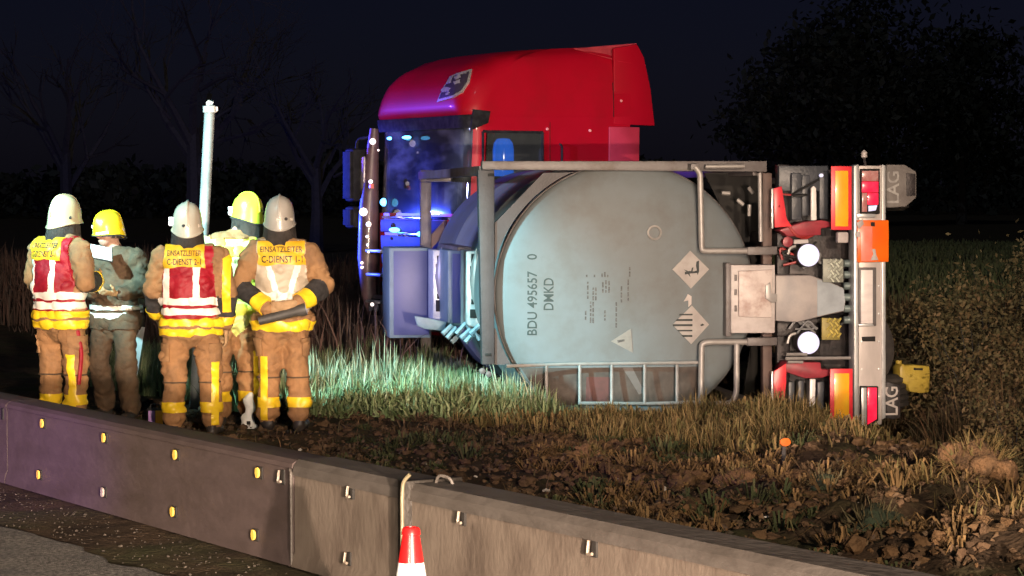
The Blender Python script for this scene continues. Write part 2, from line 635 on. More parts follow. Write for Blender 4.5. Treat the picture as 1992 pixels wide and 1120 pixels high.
tank = empty('tank_container', TO, TROT, 'overturned grey tank container lettered BDU 495657 0 on its round end', 'tank container')
trl = empty('semi_trailer', TO, TROT, 'overturned trailer chassis with orange plate and red marker boards', 'trailer')
tank_m = mat('tank_shell', (0.145, 0.166, 0.176), (0.132, 0.146, 0.150), 3.2, 0.55, 0.0, bump=0.06, bscale=7, spec=.35, lo=0.38, hi=0.66, c3=(0.118, 0.120, 0.116), scale3=1.8)
frame_m = mat('frame_paint', (0.15, 0.137, 0.135), (0.115, 0.10, 0.098), 5, 0.5, 0.1, bump=0.15, bscale=50, c3=(0.085, 0.065, 0.055), scale3=4)
pipe_m = mat('rail_tube', (0.34, 0.32, 0.305), (0.26, 0.24, 0.225), 7, 0.4, 0.2)
white_p = mat('white_label', (0.50, 0.45, 0.43), (0.41, 0.36, 0.34), 9, 0.5)
plac_m = mat('placard_white', (0.36, 0.33, 0.31), (0.30, 0.27, 0.255), 9, 0.5)
post_m = mat('frame_shaded', (0.055, 0.05, 0.054), (0.04, 0.036, 0.038), 5, 0.55, bump=0.15, bscale=50)  # darker copy of the frame paint, shade put into its colour
black_p = mat('black_print', (0.012, 0.018, 0.02), (0.03, 0.035, 0.035), 20, 0.6)
grey_p = mat('faded_print', (0.05, 0.05, 0.05), (0.09, 0.088, 0.085), 60, 0.6, lo=0.45, hi=0.55)
TC = L(1215, 573, 0.2); TR = 1.262


def ydish(x, z):
    r = min(0.9995, math.hypot(x - TC[0], z - TC[1]) / TR)
    return 0.17 - 0.20 * (1 - r ** 2.4) ** 0.5


# shell: dish end, cylinder, far dish
bm = bmesh.new()
prof = []
for k in range(25):
    r = TR * math.sin(math.pi / 2 * k / 24)
    prof.append((r, ydish(TC[0] + r, TC[1])))
prof += [(TR, 0.4), (TR, 1.98), (TR + .012, 2.0), (TR + .012, 2.06), (TR, 2.08), (TR, 3.98), (TR + .012, 4.0), (TR + .012, 4.06), (TR, 4.08), (TR, 5.75)]
for k in range(1, 13):
    a = math.pi / 2 * k / 12
    prof.append((TR * math.cos(a), 5.75 + 0.3 * math.sin(a)))
lathe(bm, prof, 96, Matrix.Translation((TC[0], 0, TC[1])) @ Matrix.Rotation(R(90), 4, 'X') @ Matrix.Scale(-1, 4, (0, 0, 1)), cap=False)
obj('tank_shell', bm, tank_m, tank, 35)
# weld ring around the dish
bm = bmesh.new()
pts = [(TC[0] + (TR + .004) * math.cos(a), 0.20, TC[1] + (TR + .004) * math.sin(a)) for a in np.linspace(0, 2 * math.pi, 97)]
tube(bm, pts, 0.012, 6, cap=False)
obj('weld_ring', bm, frame_m, tank, 60)


def decal(name, poly, off, m, parent=tank, n=6, rings_n=2):
    """a thin plate that follows the dished tank end; poly in local (x,z)"""
    bm = bmesh.new()
    cx = sum(p[0] for p in poly) / len(poly); cz = sum(p[1] for p in poly) / len(poly)
    pts = []
    for a, b in zip(poly, poly[1:] + poly[:1]):
        for k in range(n):
            t = k / n
            pts.append((a[0] + (b[0] - a[0]) * t, a[1] + (b[1] - a[1]) * t))
    rings = []
    for f in np.linspace(0, 1, rings_n + 1):
        f = float(f)
        if f == 0:
            rings.append([bm.verts.new((cx, ydish(cx, cz) - off, cz))])
        else:
            rr = []
            for x, z in pts:
                X, Z = cx + (x - cx) * f, cz + (z - cz) * f
                rr.append(bm.verts.new((X, ydish(X, Z) - off, Z)))
            rings.append(rr)
    m_ = len(pts)
    for k in range(m_):
        bm.faces.new((rings[0][0], rings[1][k], rings[1][(k + 1) % m_]))
        for ra, rb in zip(rings[1:], rings[2:]):
            bm.faces.new((ra[k], rb[k], rb[(k + 1) % m_], ra[(k + 1) % m_]))
    low = [bm.verts.new((v.co.x, v.co.y + off + .001, v.co.z)) for v in rings[-1]]
    for k in range(m_):
        bm.faces.new((rings[-1][k], low[k], low[(k + 1) % m_], rings[-1][(k + 1) % m_]))
    return obj(name, bm, m, parent, 30)


def dish_text(s, px, py, hpx, lenpx, m, parent=tank, off=0.004):
    me = text_mesh(s, 1.0)
    co = np.array([v.co[:] for v in me.vertices])
    wx = co[:, 0].max() - co[:, 0].min(); hy = co[:, 1].max() - co[:, 1].min()
    x0, z0 = L(px, py, 0.1)
    sc = TD / FOC
    for v in me.vertices:
        a = (v.co.x - (co[:, 0].max() + co[:, 0].min()) / 2) / wx * lenpx * sc     # reads upwards in the picture
        b = (v.co.y - (co[:, 1].max() + co[:, 1].min()) / 2) / hy * hpx * sc
        X, Z = x0 - b, z0 + a
        v.co = (X, ydish(X, Z) - off, Z)
    return link('lettering', me, m, parent)


ink = mat('lettering_black', (0.010, 0.028, 0.028), (0.02, 0.04, 0.04), 20, 0.6)
dish_text('BDU 495657', 1033, 589, 19, 124, ink)
dish_text('0', 1033, 499, 19, 11, ink)
bm = bmesh.new()
fr = [(1024, 491), (1043, 491), (1043, 507), (1024, 507)]
dish_text('DMKD', 1064, 571, 19, 62, ink)
for (px, py, h, l) in ((1139, 563, 9, 34), (1152, 568, 10, 30), (1137, 533, 9, 10), (1152, 533, 8, 10), (1174, 556, 18, 24), (1172, 533, 16, 10),
                       (1147, 606, 10, 42), (1135, 611, 8, 20), (1172, 610, 9, 24), (1194, 610, 9, 52), (1204, 570, 9, 34), (1217, 562, 9, 44), (1220, 527, 9, 20)):
    for k in range(max(1, h // 5)):
        q0 = L(px - h / 2 + (k + .5) * h / max(1, h // 5), py, .1)
        w = 0.0075
        hl = l / 2 * TD / FOC
        z = q0[1] - hl
        while z < q0[1] + hl - .02:
            e = min(q0[1] + hl, z + random.uniform(.02, .06))
            decal('small_print', [(q0[0] - w, z), (q0[0] + w, z), (q0[0] + w, e), (q0[0] - w, e)], 0.0025, grey_p, n=1)
            z = e + .012
# hazard placards
d1 = [(1338, 487), (1375, 523), (1339, 560), (1303, 523)]
decal('placard', P(d1, .1), 0.009, plac_m)
for poly in ([(1350, 508), (1355, 506), (1355, 527), (1352, 534), (1349, 516)],
             [(1327, 528), (1336, 526), (1346, 527), (1351, 525), (1351, 530), (1338, 531), (1327, 533)],
             [(1325, 523), (1333, 526), (1331, 528)], [(1336, 531), (1338, 538), (1333, 532)], [(1341, 520), (1344, 519), (1342, 527), (1339, 527)]):
    decal('placard_symbol', P(poly, .1), 0.012, black_p, n=2)
d2 = [(1341, 593), (1375, 630), (1340, 668), (1303, 630)]
decal('placard', P(d2, .1), 0.009, plac_m)
for poly in ([(1317, 609), (1342, 609), (1342, 612), (1315, 612)], [(1312, 619), (1342, 619), (1342, 623), (1309, 623)],
             [(1303, 629), (1342, 629), (1342, 633), (1304, 633)], [(1312, 640), (1342, 640), (1342, 643), (1315, 643)],
             [(1320, 650), (1342, 650), (1342, 654), (1324, 654)]):
    decal('placard_stripe', P(poly, .1), 0.012, black_p, n=2)
decal('placard_symbol', P([(1357, 631), (1362, 628), (1366, 631), (1360, 633)], .1), 0.012, black_p, n=1)
decal('warning_triangle', P([(1184, 662), (1222, 638), (1226, 684)], .1), 0.008, mat('grey_label', (0.24, 0.225, 0.205), (0.19, 0.18, 0.165), 9, .6))
decal('triangle_symbol', P([(1196, 660), (1210, 658), (1210, 662), (1197, 665)], .1), 0.011, grey_p, n=2)
# torn label between placards
decal('torn_label', P([(1325, 585), (1333, 571), (1340, 575), (1340, 590), (1334, 596), (1334, 580)], .1), 0.01, white_p, n=2)
# round fitting on the dish
bm = bmesh.new()
c = L(1268, 452, .1)
pts = [(c[0] + .062 * math.cos(a), ydish(*c) - 0.022, c[1] + .062 * math.sin(a)) for a in np.linspace(0, 2 * math.pi, 25)]
tube(bm, pts, 0.011, 7, cap=False)
obj('lifting_ring', bm, pipe_m, tank)
bm = bmesh.new()
lathe(bm, [(0.0, -.012), (0.05, -.012), (.055, .02)], 20, Matrix.Translation((c[0], ydish(*c), c[1])) @ Matrix.Rotation(R(-90), 4, 'X'))
obj('ring_plate', bm, tank_m, tank)

# end frame (rear): top beam, left post, plate with round cut-out and triangular window
fy0, fy1 = 0.02, 0.14
for nm, poly in (('frame_beam', [(938, 313), (1492, 313), (1492, 334), (938, 330)]),
                 ('frame_post', [(930, 330.6), (962, 330.6), (962, 709), (938, 709)])):
    bm = bmesh.new(); prism(bm, P(poly, fy0), fy0, fy1, 0.008); obj(nm, bm, frame_m if nm == 'frame_beam' else post_m, tank)
bm = bmesh.new()
arc = []
cx_, cy_ = 1215, 573
for a in np.linspace(R(-114), R(-192), 22):
    arc.append((cx_ + 259 * math.cos(a), cy_ + 259 * math.sin(a)))
arc = [p for p in arc if p[1] > 336 and p[0] > 962.6]
prism(bm, P([(962.5, 434), (1057, 336), (1120, 335)] + arc + [(962.5, 524)], fy0 + .03), fy0 + .03, fy1 - .02)
obj('frame_gusset', bm, post_m, tank)
bm = bmesh.new()
arc = [(cx_ + 259 * math.cos(a), cy_ + 259 * math.sin(a)) for a in np.linspace(R(168), R(149), 8)]
prism(bm, P([(962.5, 640)] + [p for p in arc if p[0] > 963] + [(996, 709), (962.5, 709)], fy0 + .03), fy0 + .03, fy1 - .02)
obj('frame_gusset', bm, post_m, tank)
for hx, hz in ((955, 340), (950, 690)):
    x, z = L(hx, hz, fy0)
    bm = bmesh.new(); box(bm, x - .03, x + .03, fy0 - .006, fy0 + .02, z - .014, z + .014, .004)
    obj('twistlock_slot', bm, dark_hole, tank)
# corner castings + side rails running to the front frame, front frame
XL, ZT = L(948, 322, fy0); ZB = L(948, 800, fy0)[1]; XR = L(1486, 322, fy0)[0]
for (x, z) in ((XL, ZT - .04), (XR - .02, ZT - .04)):
    bm = bmesh.new(); box(bm, x - .06, x + .06, fy1 + .003, 5.98, z - .05, z + .04, .006); obj('side_rail', bm, frame_m, tank)
for (x, z) in ((XR - .02, .08),):
    bm = bmesh.new(); box(bm, x - .06, x + .06, fy1 + .003, 5.98, z - .05, z + .05, .006); obj('side_rail', bm, frame_m, tank)
fx = XL - .03
bm = bmesh.new(); box(bm, fx, XR, 5.99, 6.10, ZT - .12, ZT + .02, .008); obj('frame_beam', bm, frame_m, tank)
bm = bmesh.new(); box(bm, fx, fx + .13, 5.992, 6.098, 0.0, ZT - .123, .008); obj('frame_post', bm, frame_m, tank)
for pl_ in ([(fx + .131, ZT - .75), (fx + .131, ZT - .92), (fx + .9, ZT - .125), (fx + .72, ZT - .125)], [(fx + .131, .3), (fx + .131, .12), (fx + .8, .01), (fx + .95, .01)]):
    bm = bmesh.new(); prism(bm, pl_, 6.0, 6.08); obj('frame_brace', bm, mat('rust_brace', (0.20, 0.12, 0.08), (0.13, 0.08, 0.055), 5, .6, .1), tank)
bm = bmesh.new(); box(bm, fx, XR, 5.99, 6.10, -.06, -.002 + 0.0, .006); obj('frame_beam', bm, frame_m, tank)

# ladder lying along the lower edge: two rails and rungs
lad_y = -0.10
for pts in ([(985, 712), (1100, 708), (1359, 705)], [(1125, 784), (1260, 785), (1359, 782)]):
    bm = bmesh.new(); tube(bm, [L3(x, y, lad_y) for x, y in pts], 0.017, 8); obj('ladder_rail', bm, pipe_m, tank)
for x, y1 in ((1063, 782), (1128, 783), (1190, 784), (1254, 784), (1317, 782)):
    bm = bmesh.new(); tube(bm, [L3(x, 709, lad_y), L3(x, y1, lad_y)], 0.0165, 8); obj('ladder_rung', bm, pipe_m, tank)
# between the rungs: brown shade painted on the dish: red-brown sticker
decal('shade_panel', P([(1010, 713), (1362, 710), (1362, 786), (1075, 786), (1036, 752)], .2), 0.008, mat('shade_brown', (0.075, 0.058, 0.048), (0.045, 0.035, 0.03), 6, .7, c3=(.10, .085, .075), scale3=4), n=16, rings_n=8)
decal('red_sticker', P([(1134, 730), (1183, 730), (1183, 781), (1134, 781)], .2), 0.013, mat('red_brown', (0.10, 0.035, 0.032), (0.075, 0.03, 0.027), 12, .6))
decal('pale_stripe', P([(1203, 712), (1222, 712), (1247, 760), (1236, 764)], .2), 0.012, mat('pale_stripe_paint', (0.13, 0.12, 0.115), None, 9, .6))
# tubular guard loops
gy = -0.13
for pts in ([(1352, 324), (1362, 336), (1365, 487), (1378, 488), (1462, 488)],
            [(1460, 665), (1380, 665), (1365, 668), (1363, 792)],
            [(1433, 668), (1433, 762), (1425, 784), (1380, 786)]):
    bm = bmesh.new(); tube(bm, fillet([L3(x, y, gy) for x, y in pts], 0.11, 6), 0.029, 10); obj('guard_rail', bm, pipe_m, tank, 60)
for pts, r in (([(1372, 324), (1448, 323)], .022), ([(1478, 336), (1480, 470)], .022)):
    bm = bmesh.new(); tube(bm, [L3(x, y, gy + .03) for x, y in pts], r, 8); obj('guard_rail', bm, pipe_m, tank, 60)
for y0 in (480, 657):
    bm = bmesh.new(); prism(bm, P([(1454, y0), (1512, y0 - 1), (1512, y0 + 15), (1454, y0 + 16)], gy - .035), gy - .035, gy + .06, .008)
    obj('guard_bracket', bm, frame_m, tank)
bm = bmesh.new()
for (x, y) in ((1352, 324), (1366, 790)):
    c = L3(x, y, gy); box(bm, c.x - .04, c.x + .04, gy - .01, .15, c.z - .03, c.z + .03, .008)
obj('guard_bracket', bm, frame_m, tank)
# frame bottom side (picture right): rear bolster of the container, pipework glints
bm = bmesh.new(); prism(bm, P([(1484, 336), (1502, 336), (1502, 800), (1484, 800)], .06), .06, .16, .008)
obj('frame_post', bm, mat('bolster_brown', (0.12, 0.075, 0.06), (0.07, 0.045, 0.04), 6, .6), tank)
for a, b in (([(1404, 375), (1420, 376)]), ([(1434, 388), (1446, 398)]), ([(1456, 364), (1465, 376)]), ([(1458, 398), (1457, 420)])):
    bm = bmesh.new(); tube(bm, [L3(*a, .6), L3(*b, .6)], .02, 7); obj('pipe_fitting', bm, pipe_m, tank)
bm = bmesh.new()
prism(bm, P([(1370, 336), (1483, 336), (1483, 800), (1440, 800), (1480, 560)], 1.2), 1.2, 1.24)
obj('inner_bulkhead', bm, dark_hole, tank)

# valve cabinet
for nm, poly, y0, y1, mm in (('cabinet_flange', [(1412, 511), (1424, 511), (1424, 655), (1412, 655)], -.10, .08, frame_m),
                             ('cabinet_body', [(1422, 515), (1508, 515), (1508, 648), (1422, 648)], -.16, .1, white_p),
                             ('cabinet_door', [(1437, 527), (1503, 524), (1501, 618), (1437, 616)], -.195, -.162, mat('cabinet_door_paint', (0.60, 0.52, 0.48), (0.47, 0.39, 0.36), 7, .45, c3=(.32, .2, .17), scale3=5))):
    bm = bmesh.new(); prism(bm, P(poly, y0), y0, y1, .012); obj(nm, bm, mm, tank)
bm = bmesh.new(); prism(bm, P([(1489, 555), (1499, 549), (1501, 571), (1511, 571), (1511, 588), (1500, 588), (1489, 580)], -.215), -.215, -.197, .004)
obj('cabinet_latch', bm, pipe_m, tank)
bm = bmesh.new()
for y in (540, 568, 600):
    c = L3(1431, y, -.165); box(bm, c.x - .012, c.x + .012, -.175, -.16, c.z - .03, c.z + .03, .004)
obj('cabinet_hinge', bm, frame_m, tank)
# tapering grey beam cover
bm = bmesh.new(); prism(bm, P([(1509, 535), (1578, 535), (1617, 549), (1642, 560), (1646, 585), (1643, 606), (1612, 612), (1552, 627), (1509, 625)], -.13), -.13, .25, .02)
obj('beam_cover', bm, mat('beam_cover_paint', (0.36, 0.32, 0.30), (0.27, 0.25, 0.245), 5, .5), trl)
bm = bmesh.new(); prism(bm, P([(1590, 543), (1617, 551), (1641, 561), (1644, 585), (1641, 604), (1612, 610), (1590, 615)], -.136), -.136, -.1305)
obj('beam_end', bm, mat('beam_end_grey', (0.33, 0.37, 0.40), (0.25, 0.28, 0.30), 5, .45), trl)

# equipment cabinets standing on the tank's crown (towards the picture's left)
cab_blue = mat('cabinet_bluelit', (0.075, 0.09, 0.20), (0.06, 0.075, 0.17), 3, .45)  # blue lamp light mixed into the panel colour
cab_teal = mat('cabinet_edge', (0.16, 0.23, 0.24), (0.12, 0.18, 0.19), 5, .45)
gal = mat('galvanised', (0.62, 0.66, 0.66), (0.45, 0.48, 0.50), 12, .35, .4)
for y0, polys in ((4.6, [(757, 482, 838, 657)]), (3.1, [(871, 487, 905, 634)])):
    x0, t0, x1, b1 = polys[0]
    (a, zt), (b, zb) = L(x0, t0, y0), L(x1, b1, y0)
    bm = bmesh.new(); box(bm, a, b, y0, y0 + .9, zb, zt, .012)
    cb = obj('equipment_cabinet', bm, cab_teal, tank)
    bm = bmesh.new(); box(bm, a + .05, b - .02, y0 - .012, y0 - .002, zb + .035, zt - .035, .004); obj('cabinet_panel', bm, cab_blue, cb)
for y0, (x0, t0, x1, b1) in ((3.9, (842, 486, 869, 622)), (1.9, (907, 488, 938, 636))):
    (a, zt), (b, zb) = L(x0, t0, y0), L(x1, b1, y0)
    bm = bmesh.new(); box(bm, a, b, y0, y0 + .5, zb, zt, .01)
    w = obj('walkway_panel', bm, gal, tank)
    m_ = (a + b) / 2
    for k in range(5):
        zz = zb + (zt - zb) * (.12 + .18 * k)
        bm = bmesh.new(); box(bm, m_ - .045 + .012 * (k % 3), m_ + .03 + .01 * (k % 2), y0 - .012, y0 - .001, zz, zz + random.uniform(.05, .13), .004)
        obj('cut_out', bm, dark_hole, w)
    bm = bmesh.new()
    lathe(bm, [(0.001, -.9), (.05, -.5), (.075, 0), (.05, .5), (.001, .9)], 12, Matrix.Translation((m_ + .02, y0 - .02, (zt + zb) / 2 + .1)) @ Matrix.Scale(.36, 4, (0, 0, 1)))
    obj('valve_cover', bm, pipe_m, w)
bm = bmesh.new(); (a, z0_) = L(890, 484, 2.6); (b, _) = L(938, 484, 2.6); box(bm, a, b, 2.6, 4.5, z0_ - .02, z0_ + .02, .004); obj('walkway_rail', bm, frame_m, tank)
bm = bmesh.new(); (a, za) = L(806, 612, 3.0); (b, zb) = L(868, 640, 3.0)
prism(bm, P([(806, 614), (836, 619), (868, 626), (866, 644), (826, 640), (812, 634)], 3.0), 3.0, 3.06, .01); obj('torn_sheet', bm, mat('torn_sheet_grey', (0.22, 0.33, 0.38), (0.16, 0.24, 0.28), 6, .5), tank)
bm = bmesh.new()
for k in range(7):
    p = L3(870 + k * 9, 640 + (k % 3) * 8, 2.4 - k * .2)
    tube(bm, [p + Vector((-.05, 0, -.05)), p + Vector((.04, .02, .03 + .02 * (k % 2))), p + Vector((.10, .05, -.02))], .028, 6)
obj('hose', bm, mat('blue_grey_hose', (0.26, 0.36, 0.42), (0.17, 0.24, 0.28), 8, .5), tank)
bm = bmesh.new()
c = L3(936, 720, .05)
for dx, dz in ((0, 0), (.06, -.03)):
    lathe(bm, [(0.001, -.04), (.026, -.03), (.03, .03), (.001, .04)], 10, Matrix.Translation((c.x + dx, -.02, c.z + dz)) @ Matrix.Rotation(R(90), 4, 'X'))
obj('coupling', bm, frame_m, tank)

# ---- trailer rear end
chas = mat('chassis_black', (0.020, 0.018, 0.020), (0.05, 0.04, 0.04), 8, .5, .2, bump=.2)
red_ch = mat('chassis_red', (0.34, 0.035, 0.05), (0.20, 0.02, 0.03), 7, .45)
alu = mat('bumper_alu', (0.60, 0.54, 0.50), (0.48, 0.43, 0.40), 5, .42, .2, stretch=(1, 1, .3))
alu2 = mat('bumper_edge', (0.62, 0.62, 0.60), (0.45, 0.46, 0.46), 6, .35, .4)
brd_y = mat('marker_yellow', (0.95, 0.42, 0.02), (0.90, 0.52, 0.03), 5, .3, coat=.3)
brd_r = mat('marker_red', (0.85, 0.05, 0.06), (0.75, 0.03, 0.05), 9, .35)
tail_r = mat('tail_light_red', (0.75, 0.02, 0.05), (0.9, 0.05, 0.10), 12, .2, coat=.8, emit=(1.0, 0.01, 0.06), estr=.75)
tail_d = mat('tail_light_dull', (0.45, 0.15, 0.14), (0.55, 0.30, 0.28), 14, .25, coat=.6)
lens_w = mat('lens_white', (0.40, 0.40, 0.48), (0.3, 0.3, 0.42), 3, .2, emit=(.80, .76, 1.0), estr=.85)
by = -0.25


def pp(name, poly, y0, y1, m, parent=trl, bev=.008, angle=40):
    bm = bmesh.new(); prism(bm, P(poly, y0), y0, y1, bev); return obj(name, bm, m, parent, angle)


pp('bumper', [(1670.6, 322), (1715.4, 322), (1715.4, 826), (1670.6, 826)], by, by + .16, alu)
pp('bumper_edge', [(1661, 323), (1670, 319), (1670, 828), (1662, 826)], by - .02, by + .17, alu2, bev=.005)
pp('bumper_edge', [(1716, 320), (1723, 322), (1723, 812), (1716, 816)], by - .02, by + .17, alu2, bev=.005)
lt = pp('tail_light', [(1673.5, 328), (1712, 328), (1712, 416), (1673.5, 416)], by - .035, by - .001, dark_hole)
for poly, mm in (([(1677, 332), (1709, 332), (1709, 352), (1677, 352)], tail_d), ([(1677, 353), (1709, 353), (1709, 374), (1677, 374)], tail_r),
                 ([(1688, 375), (1709, 375), (1709, 398), (1688, 398)], tail_r), ([(1677, 375), (1687, 375), (1687, 412), (1677, 412)], tail_d),
                 ([(1690, 400), (1707, 399), (1704, 409), (1690, 411)], lens_w)):
    pp('lens', poly, by - .052, by - .036, mm, lt, .004)
lt = pp('tail_light', [(1673.5, 751), (1709, 751), (1709, 818), (1692, 830), (1673.5, 830)], by - .035, by - .001, dark_hole)
for poly, mm in (([(1676, 754), (1686, 754), (1686, 828), (1676, 828)], alu2), ([(1688, 754), (1706, 754), (1706, 815), (1688, 826)], tail_r)):
    pp('lens', poly, by - .052, by - .036, mm, lt, .004)
# orange hazard plate
op = mat('hazard_orange', (0.95, 0.17, 0.01), (0.88, 0.13, 0.008), 3, .3, coat=.3)
pl = pp('hazard_plate', [(1668, 428), (1729, 428), (1729, 509), (1668, 510)], by - .062, by - .038, op, trl, .004)
pp('plate_reflection_panel', [(1675, 440), (1697, 440), (1697, 508), (1675, 508)], by - .066, by - .0625, mat('hazard_pink', (0.85, 0.22, 0.14), (0.9, 0.28, 0.2), 9, .3), pl, .001)
for poly in ([(1666, 434), (1678, 426), (1681, 436), (1671, 446)], [(1666, 450), (1674, 450), (1674, 461), (1666, 461)], [(1697, 484), (1703, 484), (1705, 496), (1709, 506), (1694, 506), (1699, 494)]):
    pp('plate_clip', poly, by - .078, by - .067, white_p, pl, .003)
pp('plate_hole', [(1694, 432), (1702, 432), (1702, 440), (1694, 440)], by - .066, by - .0625, dark_hole, pl, .001)
pp('reflector_band', [(1667, 414.5), (1704, 415), (1704, 424), (1667, 424)], by - .03, by - .002, alu2)
# licence plate holder and bumper details
lp = pp('plate_holder', [(1671, 520), (1705, 520), (1705, 634), (1671, 634)], by - .02, by - .001, frame_m)
pp('number_plate', [(1675, 525), (1698, 525), (1698, 629), (1675, 629)], by - .032, by - .021, mat('plate_white', (0.80, 0.74, 0.70), (0.70, 0.63, 0.60), 5, .3, stretch=(1, 1, 3)), lp, .003)
pp('plate_lamp', [(1670, 630), (1697, 629), (1701, 634), (1672, 635)], by - .05, by - .0325, alu2, lp, .003)
pp('bumper_slot', [(1677, 655), (1703, 654), (1703, 664), (1677, 664)], by - .006, by + .01, dark_hole, trl, .003)
# marker boards
for x0, t0, x1, b1 in ((1617, 323, 1657, 447), (1615, 717, 1659, 823)):
    b_ = pp('marker_board', [(x0, t0), (x1, t0), (x1, b1), (x0, b1)], by - .03, by - .012, brd_r, trl, .004)
    pp('marker_panel', [(x0 + 8, t0 + 9), (x1 - 7, t0 + 9), (x1 - 7, b1 - 7), (x0 + 8, b1 - 7)], by - .037, by - .031, brd_y, b_, .001)
    pp('board_bracket', [(x1 - 30, t0 + 10), (x1 - 4, t0 + 10), (x1 - 4, b1 - 10), (x1 - 30, b1 - 10)], by - .010, by + .1, chas)
# red chassis pieces and brackets
for poly in ([(1505, 366), (1521, 362), (1531, 425), (1541, 440), (1507, 443)], [(1505, 722), (1530, 706), (1530, 745), (1526, 784), (1505, 786)]):
    pp('red_reflector_plate', poly, -.12, -.09, mat('bright_red', (0.75, 0.05, 0.06), (0.6, 0.03, 0.05), 8, .35))
    pp('plate_edge', [(poly[0][0] - 4, poly[0][1] + 1), (poly[0][0] - .5, poly[0][1]), (poly[0][0] - .5, poly[-1][1] + 2), (poly[0][0] - 4, poly[-1][1])], -.125, -.085, alu2, trl, .002)
for poly in ([(1515, 448), (1532, 441), (1566, 431), (1598, 428), (1618, 432), (1618, 441), (1597, 444), (1597, 457), (1532, 460), (1524, 452)],
             [(1517, 722), (1530, 703), (1596, 705), (1598, 718), (1617, 719), (1617, 729), (1598, 735), (1566, 736), (1530, 724)]):
    pp('red_bracket', poly, -.10, .15, red_ch)
bm = bmesh.new(); c = L3(1531, 470, -.05); lathe(bm, [(.001, -.04), (.045, -.035), (.05, .03), (.001, .04)], 14, Matrix.Translation(c) @ Matrix.Rotation(R(90), 4, 'X')); obj('red_buffer', bm, red_ch, trl)
for poly in ([(1578, 366), (1583, 361), (1588, 366), (1589, 428), (1578, 429)], [(1576, 737), (1587, 737), (1586, 790), (1580, 800), (1575, 790)]):
    pp('white_strip', poly, -.16, -.12, mat('strip_white', (0.85, 0.82, 0.78), (0.75, 0.7, 0.66), 14, .3))
pp('white_strip', [(1545, 466), (1573, 465), (1573, 473), (1545, 475)], -.14, -.1, white_p)
for (x, y) in ((1570, 496), (1570, 666)):  # round tube caps made to glow in place of reflected light
    bm = bmesh.new(); c = L3(x, y, -.12)
    lathe(bm, [(.001, -.05), (.085, -.05), (.112, -.03), (.115, .0), (.115, .10), (.001, .10)], 28, Matrix.Translation(c) @ Matrix.Rotation(R(-90), 4, 'X'))
    l_ = obj('glow_cap', bm, chas, trl)
    bm = bmesh.new()
    lathe(bm, [(.001, -.035), (.06, -.030), (.106, -.008), (.108, 0), (.001, .0)], 28, Matrix.Translation(c + Vector((0, -.052, 0))) @ Matrix.Rotation(R(-90), 4, 'X'))
    obj('lens', bm, lens_w, l_)
    bm = bmesh.new(); tube(bm, fillet([L3(x - 38, y + 2, -.1), L3(x - 34, y - 14, -.1), L3(x - 22, y - 18, -.1)], .03, 4), .014, 6); obj('cap_bracket', bm, pipe_m, l_)
# chequered step plates
for x0, t0, x1, b1, c1 in ((1601, 503, 1641, 549, (.46, .48, .40)), (1599, 618, 1634, 661, (.50, .40, .10))):
    st = pp('step_plate', [(x0, t0), (x1, t0 + 2), (x1, b1), (x0, b1)], -.16, -.12, mat('step_%d' % x0, tuple(v * .55 for v in c1), tuple(v * .4 for v in c1), 10, .5, .2), trl, .004)
    bm = bmesh.new()
    for i in range(5):
        for j in range(6):
            if (i + j) % 2: continue
            px, py = x0 + 13 + i * 5.2, t0 + 5 + j * 7.2
            if py > b1 - 4: continue
            a, b = L3(px - 3, py + 4, -.165), L3(px + 3, py - 4, -.165)
            if (i // 1) % 2: a, b = L3(px - 3, py - 4, -.165), L3(px + 3, py + 4, -.165)
            tube(bm, [a, b], .010, 5)
    obj('tread', bm, mat('tread_%d' % x0, tuple(min(1, v * 1.5) for v in c1), c1, 10, .35, .3), st)
# rods, work lamp, marker stalk
for a, b, r in (((1528, 697), (1655, 696), .016), ((1530, 689), (1570, 689), .016), ((1532, 704), (1562, 704), .014)):
    bm = bmesh.new(); tube(bm, [L3(*a, -.18), L3(*b, -.18)], r, 8); obj('brake_rod', bm, pipe_m, trl)
bm = bmesh.new(); c = L3(1637, 461, -.2); box(bm, c.x - .055, c.x + .055, -.26, -.17, c.z - .055, c.z + .05, .016); w = obj('work_lamp', bm, white_p, trl)
bm = bmesh.new(); tube(bm, [L3(1683, 322, by + .05), L3(1681, 305, by + .05)], .014, 7); stalk = obj('marker_stalk', bm, chas, trl)
bm = bmesh.new(); lathe(bm, [(.001, -.04), (.028, -.03), (.03, .02), (.001, .045)], 12, Matrix.Translation(L3(1681, 300, by + .05))); obj('marker_cap', bm, white_p, stalk)
# mudflaps with lettering
fl = mat('mudflap', (0.21, 0.19, 0.175), (0.15, 0.13, 0.12), 5, .6, bump=.2)
for poly, tx, ty, hp, lp_, mm in (([(1724, 320), (1760, 320), (1783, 334), (1783, 384), (1762, 402), (1724, 404)], 1738, 364, 25, 62, white_p),
                             ([(1724, 742), (1752, 748), (1752, 812), (1738, 816), (1724, 813)], 1735, 780, 27, 56, white_p)):
    f_ = pp('mudflap', poly, by + .18, by + .21, fl if ty < 500 else chas, trl, .01)
    me = text_mesh('LAG', 1.0, .95, .02)
    co = np.array([v.co[:] for v in me.vertices])
    sx_, sy_ = np.ptp(co[:, 0]), np.ptp(co[:, 1])
    c = L3(tx, ty, by + .16)
    for v in me.vertices:
        a = (v.co.x - (co[:, 0].max() + co[:, 0].min()) / 2) / sx_ * lp_ * TD / FOC
        b = (v.co.y - (co[:, 1].max() + co[:, 1].min()) / 2) / sy_ * hp * TD / FOC
        v.co = (c.x - b, by + .177 - v.co.z * .12, c.z + a)
    link('lettering', me, mm if ty > 500 else mat('faded_white', (.42, .40, .38), (.30, .28, .27), 20, .6, lo=.4, hi=.55), f_)
